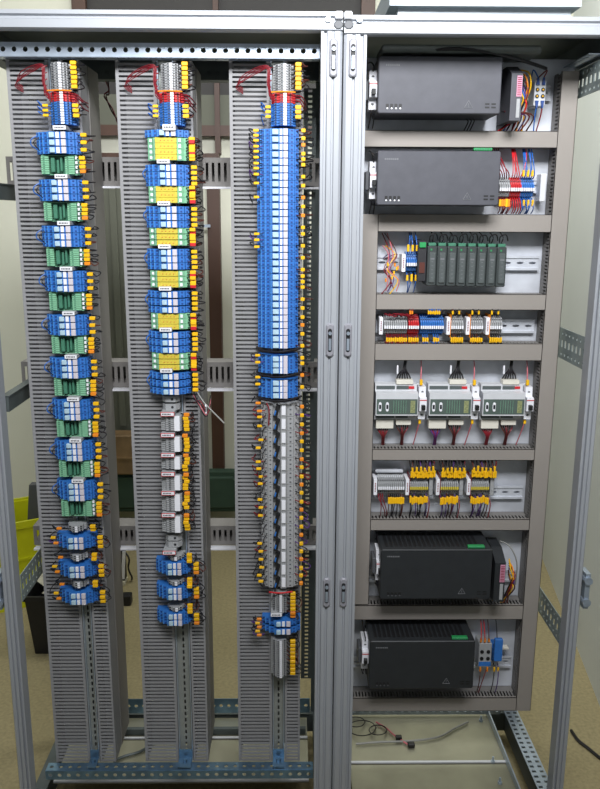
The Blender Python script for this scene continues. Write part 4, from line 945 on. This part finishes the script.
# ------------------------------------------------------------------ cables lying on the base plates
def on_base(px, py, h=.006): x, y = FL(px, py, .103+h); return (x, y, .103+h)
cb = [on_base(*p) for p in ((468, 722), (455, 728), (438, 737), (410, 741), (380, 742), (356, 744))]
o = MB().tube(cb, .003, 6, 5).build('cable', GRYW); tag(o, 'pale grey cable lying across the base plate of the right cabinet', 'cable')
cb = [on_base(*p) for p in ((376, 722), (386, 728), (394, 735), (399, 738), (404, 742), (409, 745))]
o = MB().tube(cb, .0025, 6, 5).build('cable', PINKR); tag(o, 'reddish cable with black plugs lying on the base plate', 'cable')
c_ = MB(); e = cb[-1]; c_.rbox(e[0]-.004, e[0]+.016, e[1]-.008, e[1]+.006, e[2]-.005, e[2]+.007, .002); c_.rbox(cb[3][0]-.01, cb[3][0]+.008, cb[3][1]-.008, cb[3][1]+.004, e[2]-.004, e[2]+.008, .002); c_.build('plug', BLK, o)
for i, (px, py, r_) in enumerate(((362, 728, 14), (378, 730, 9), (356, 722, 9))):
    pts = [on_base(px+r_*math.cos(a*PI/4), py+r_*.55*math.sin(a*PI/4), .006+.004*(a % 3)) for a in range(9)]
    tag(MB().tube(pts, .0016, 5, 4).build('cable', BLKW), ['largest loop', 'middle-sized loop right of the largest', 'small loop behind the largest'][i]+' of thin black cable on the base plate of the right cabinet', 'cable')
x, y = FL(408, 736, .1045)
# small cable in left cabinet gap
pts = [(-.60, .20, .108), (-.57, .22, .108), (-.53, .24, .108), (-.50, .28, .108)]
tag(MB().tube(pts, .004, 6, 5).build('cable', DSTEEL), 'dark cable lying on the base between the left and middle columns', 'cable')
tag(MB().box(-.74, -.06, .318, .33, .1035, .122).build('cross_bar', DSTEEL), 'grey-green cross bar low behind the three columns', 'bar')

# ------------------------------------------------------------------ things in the room behind
x0, y0 = FL(15, 604); YEL = mat('lime_yellow_plastic', (198, 200, 24), .4, 0, .06, 10)
t = thing('storage_crate', 'lime yellow plastic crate on the floor at the left, behind the left post', 'crate', (-1.22, 1.45, 0))
q = MB(); q.prism([(-.17, 0), (.17, 0), (.20, .37), (-.20, .37)], 'y', -.14, -.13); q.prism([(-.17, 0), (.17, 0), (.20, .37), (-.20, .37)], 'y', .13, .14)
q.prism([(-.17, .0), (-.165, 0), (-.195, .37), (-.20, .37)], 'y', -.13, .13); q.prism([(.165, .0), (.17, 0), (.20, .37), (.195, .37)], 'y', -.13, .13); q.box(-.168, .168, -.13, .13, 0, .01)
q.build('shell', YEL, t)
q = MB(); q.box(-.21, .21, -.15, -.138, .35, .38); q.box(-.21, .21, .138, .15, .35, .38); q.box(-.21, -.198, -.15, .15, .35, .38); q.box(.198, .21, -.15, .15, .35, .38)
for i in range(3): q.box(-.19, .19, -.146, -.14, .07+.07*i, .08+.07*i)
q.build('rim', YEL, t)
t.rotation_euler = (0, 0, .5)
pr_ = MB().prism([(-.07, 0), (.07, 0), (.02, .46), (-.02, .46)], 'y', -.02, .02); o = pr_.build('grey_wedge', DGREY, None, (-1.20, 1.50, .012)); tag(o, 'dark grey wedge-shaped tool standing in the lime yellow crate', 'tool'); 
t = thing('waste_bin', 'black waste bin with papers on the floor left of the left column', 'bin', (-.975, 1.0, 0))
q = MB()
A = [(-.10, -.08), (.10, -.08), (.10, .08), (-.10, .08)]
b = len(q.v)
for s, z in ((.8, 0), (1.0, .235), (.96, .235), (.76, .008)):
    for x, y in A: q.v.append((x*s, y*s, z))
for k in (0, 4, 8):
    for i in range(4): j = (i+1) % 4; q.face([b+k+i, b+k+j, b+k+4+j, b+k+4+i])
q.face([b+3, b+2, b+1, b]); q.face([b+12, b+13, b+14, b+15])
q.build('bin_body', BLK, t); q = MB(); q.box(-.105, .105, -.085, -.077, .222, .24); q.box(-.105, .105, .077, .085, .222, .24); q.box(-.105, -.097, -.085, .085, .222, .24); q.box(.097, .105, -.085, .085, .222, .24); q.build('rim', BLK, t)
pap = MB(); PAPER = mat('crumpled_paper', (190, 186, 166), .8, 0, .2, 40)
for i in range(7):
    cx, cy, cz = rj(.05), rj(.04), .155+.018*i; a = random.random()*3; R = .05
    pts = [(cx+R*math.cos(a+q2*PI/3)*random.uniform(.6, 1.1), cy+R*math.sin(a+q2*PI/3)*random.uniform(.6, 1.1), cz+rj(.012)) for q2 in range(6)]
    b = len(pap.v); pap.v += pts+[(cx, cy, cz+.03)]
    for k in range(6): pap.face([b+k, b+(k+1) % 6, b+6])
pb_ = pap.build('waste_paper', PAPER, None, (-.975, 1.0, 0)); tag(pb_, 'crumpled pale papers filling the black waste bin', 'paper', None, 'stuff')
x, y = FL(127, 604); tag(MB().rbox(-.02, .02, -.02, .02, 0, .045, .004).build('small_black_box', BLK, None, (x, y, 0)), 'small black cube on the carpet between left and middle columns', 'box')
x, y = FL(124, 583); t = thing('cable_tester', 'black and white hand tool standing on the carpet between left and middle columns', 'tool', (x, y, 0))
MB().rbox(-.03, .01, -.02, .02, .02, .19, .004).build('body', BLK, t); MB().prism([(-.005, .03), (.008, .03), (.018, .16), (.004, .16)], 'y', -.024, -.02).build('grip', WHITE, t); MB().rbox(-.03, .01, -.03, .03, 0, .02, .003).build('foot', PAPER, t)
pts = [(.01, 0, .15), (.03, -.01, .12), (.022, 0, .07), (.036, .0, .03), (.03, .02, .006)]; MB().tube(pts, .004, 6, 5).build('lead', BLK, t)
# wires hanging behind, between left and middle columns
for i in range(2):
    P_ = [(105+3*i, 80), (109, 90+4*i), (104+2*i, 96), (112, 108+4*i), (118+3*i, 124), (121, 132)]
    wire([(W(a, b_, .45)[0], .45, W(a, b_, .45)[1]) for a, b_ in P_], .002, (REDW, BRNW)[i], ['dark red', 'brown'][i]+' wire hanging at the back between left and middle columns', None)
pts = [FL(*p)+(.006,) for p in ((571, 732), (578, 742), (588, 750), (600, 760))]
tag(MB().tube(pts, .005, 6, 5).build('cable', BLKW), 'dark cable lying on the carpet outside the right cabinet', 'cable')

# ------------------------------------------------------------------ finishing: the 300 largest tagged wires stay single, the rest is one tangle
bpy.context.view_layer.update()
tw = [o for o in C.objects if o.name.split('.')[0] == 'tagged_wire']
def size_of(o):
    v = [o.matrix_world @ Vector(c) for c in o.bound_box]; c = o.children[0]; b = [Vector(k) for k in c.bound_box]
    return (b[6]-b[0]).length*3+(v[6]-v[0]).length
tw.sort(key=size_of, reverse=True)
rest = tw[300:]
if rest:
    mb = MB(); mats_ = []
    for o in rest:
        for q in (o, o.children[0]):
            m = q.data.materials[0]
            if m not in mats_: mats_.append(m)
            mb.mi = mats_.index(m); b = len(mb.v)
            mb.v += [tuple(v.co) for v in q.data.vertices]
            for p in q.data.polygons: mb.face([b+i for i in p.vertices])
    for o in rest:
        bpy.data.objects.remove(o.children[0]); bpy.data.objects.remove(o)
    tag(mb.build('tagged_wires', mats_), 'the many smallest yellow-tagged wires along the edges of the terminals', 'wires', None, 'stuff')
# things sharing a description get their place in the row
ONES = 'first second third fourth fifth sixth seventh eighth ninth tenth eleventh twelfth thirteenth fourteenth fifteenth sixteenth seventeenth eighteenth nineteenth'.split()
def nth(i):
    if i < 19: return ONES[i]
    i += 1
    if i % 10 == 0: return {20: 'twentieth', 30: 'thirtieth', 40: 'fortieth'}[i]
    return {2: 'twenty', 3: 'thirty', 4: 'forty'}[i//10]+'-'+ONES[i % 10-1]
bpy.context.view_layer.update()
def centre(o):
    if o.type == 'MESH': c = [Vector(k) for k in o.bound_box]; return o.matrix_world @ ((c[0]+c[6])/2)
    return o.matrix_world.translation.copy()
SHORT = (('dark wire with yellow marker', 'yellow-tagged wire'), ('wire with yellow marker', 'yellow-tagged wire'), ('wire with orange marker', 'orange-tagged wire'),
         ('terminal block', 'terminal'), (' with white marker in the run below the blue', ' below the blue'), (' at the top of the ', ', top of '), (' at the foot of the ', ', foot of '),
         (' below the grey ones', ' below grey ones'), (' below the red ones', ' below red ones'), ('green board below the', 'green board below'), (' above the lone low blue cluster', ' above the low blue cluster'),
         (' below the lone low blue cluster', ' below the low blue cluster'), ('hanging below the white circuit breaker left of', 'under the breaker left of'), ('clipped on the left of the white circuit breaker', 'clipped on the breaker'),
         (' at the left of the mixed strip', ' at left of the mixed strip'), (' under the black modules', ' under black modules'), ('hanging along the left edge', 'along the left edge'), (' of the tagged strip', ', tagged strip'),
         (' on the base plate of the right cabinet', ' on the right base plate'), ('on the right edge of the', 'right of the'), (' running down left of', ' left of'), (' leaving the red terminals to the right', ' right of the red terminals'),
         (' right of the slim grey terminals', ' right of slim grey terminals'), ('small grey group in the mixed strip', 'small group, mixed strip'), ('above the upper small blue cluster', 'above the upper small cluster'), ('above the middle small blue cluster', 'above the middle small cluster'), ('above the lower small blue cluster', 'above the lower small cluster'))
for o in C.objects:
    if o.parent is None and 'label' in o and len(o['label'].split()) > 12:
        l = o['label']
        for a, b in SHORT: l = l.replace(a, b)
        o['label'] = l
same = {}
for o in list(C.objects):
    if o.parent is None and 'label' in o: same.setdefault(o['label'], []).append(o)
for lb, os_ in same.items():
    if len(os_) < 2: continue
    P_ = [(centre(o), o) for o in os_]
    dx = max(p.x for p, _ in P_)-min(p.x for p, _ in P_); dz = max(p.z for p, _ in P_)-min(p.z for p, _ in P_)
    if dz >= dx: P_.sort(key=lambda t: -t[0].z); w_ = 'top'
    else: P_.sort(key=lambda t: t[0].x); w_ = 'left'
    for i, (p, o) in enumerate(P_): o['label'] = '%s, %s from %s' % (lb, nth(i), w_)
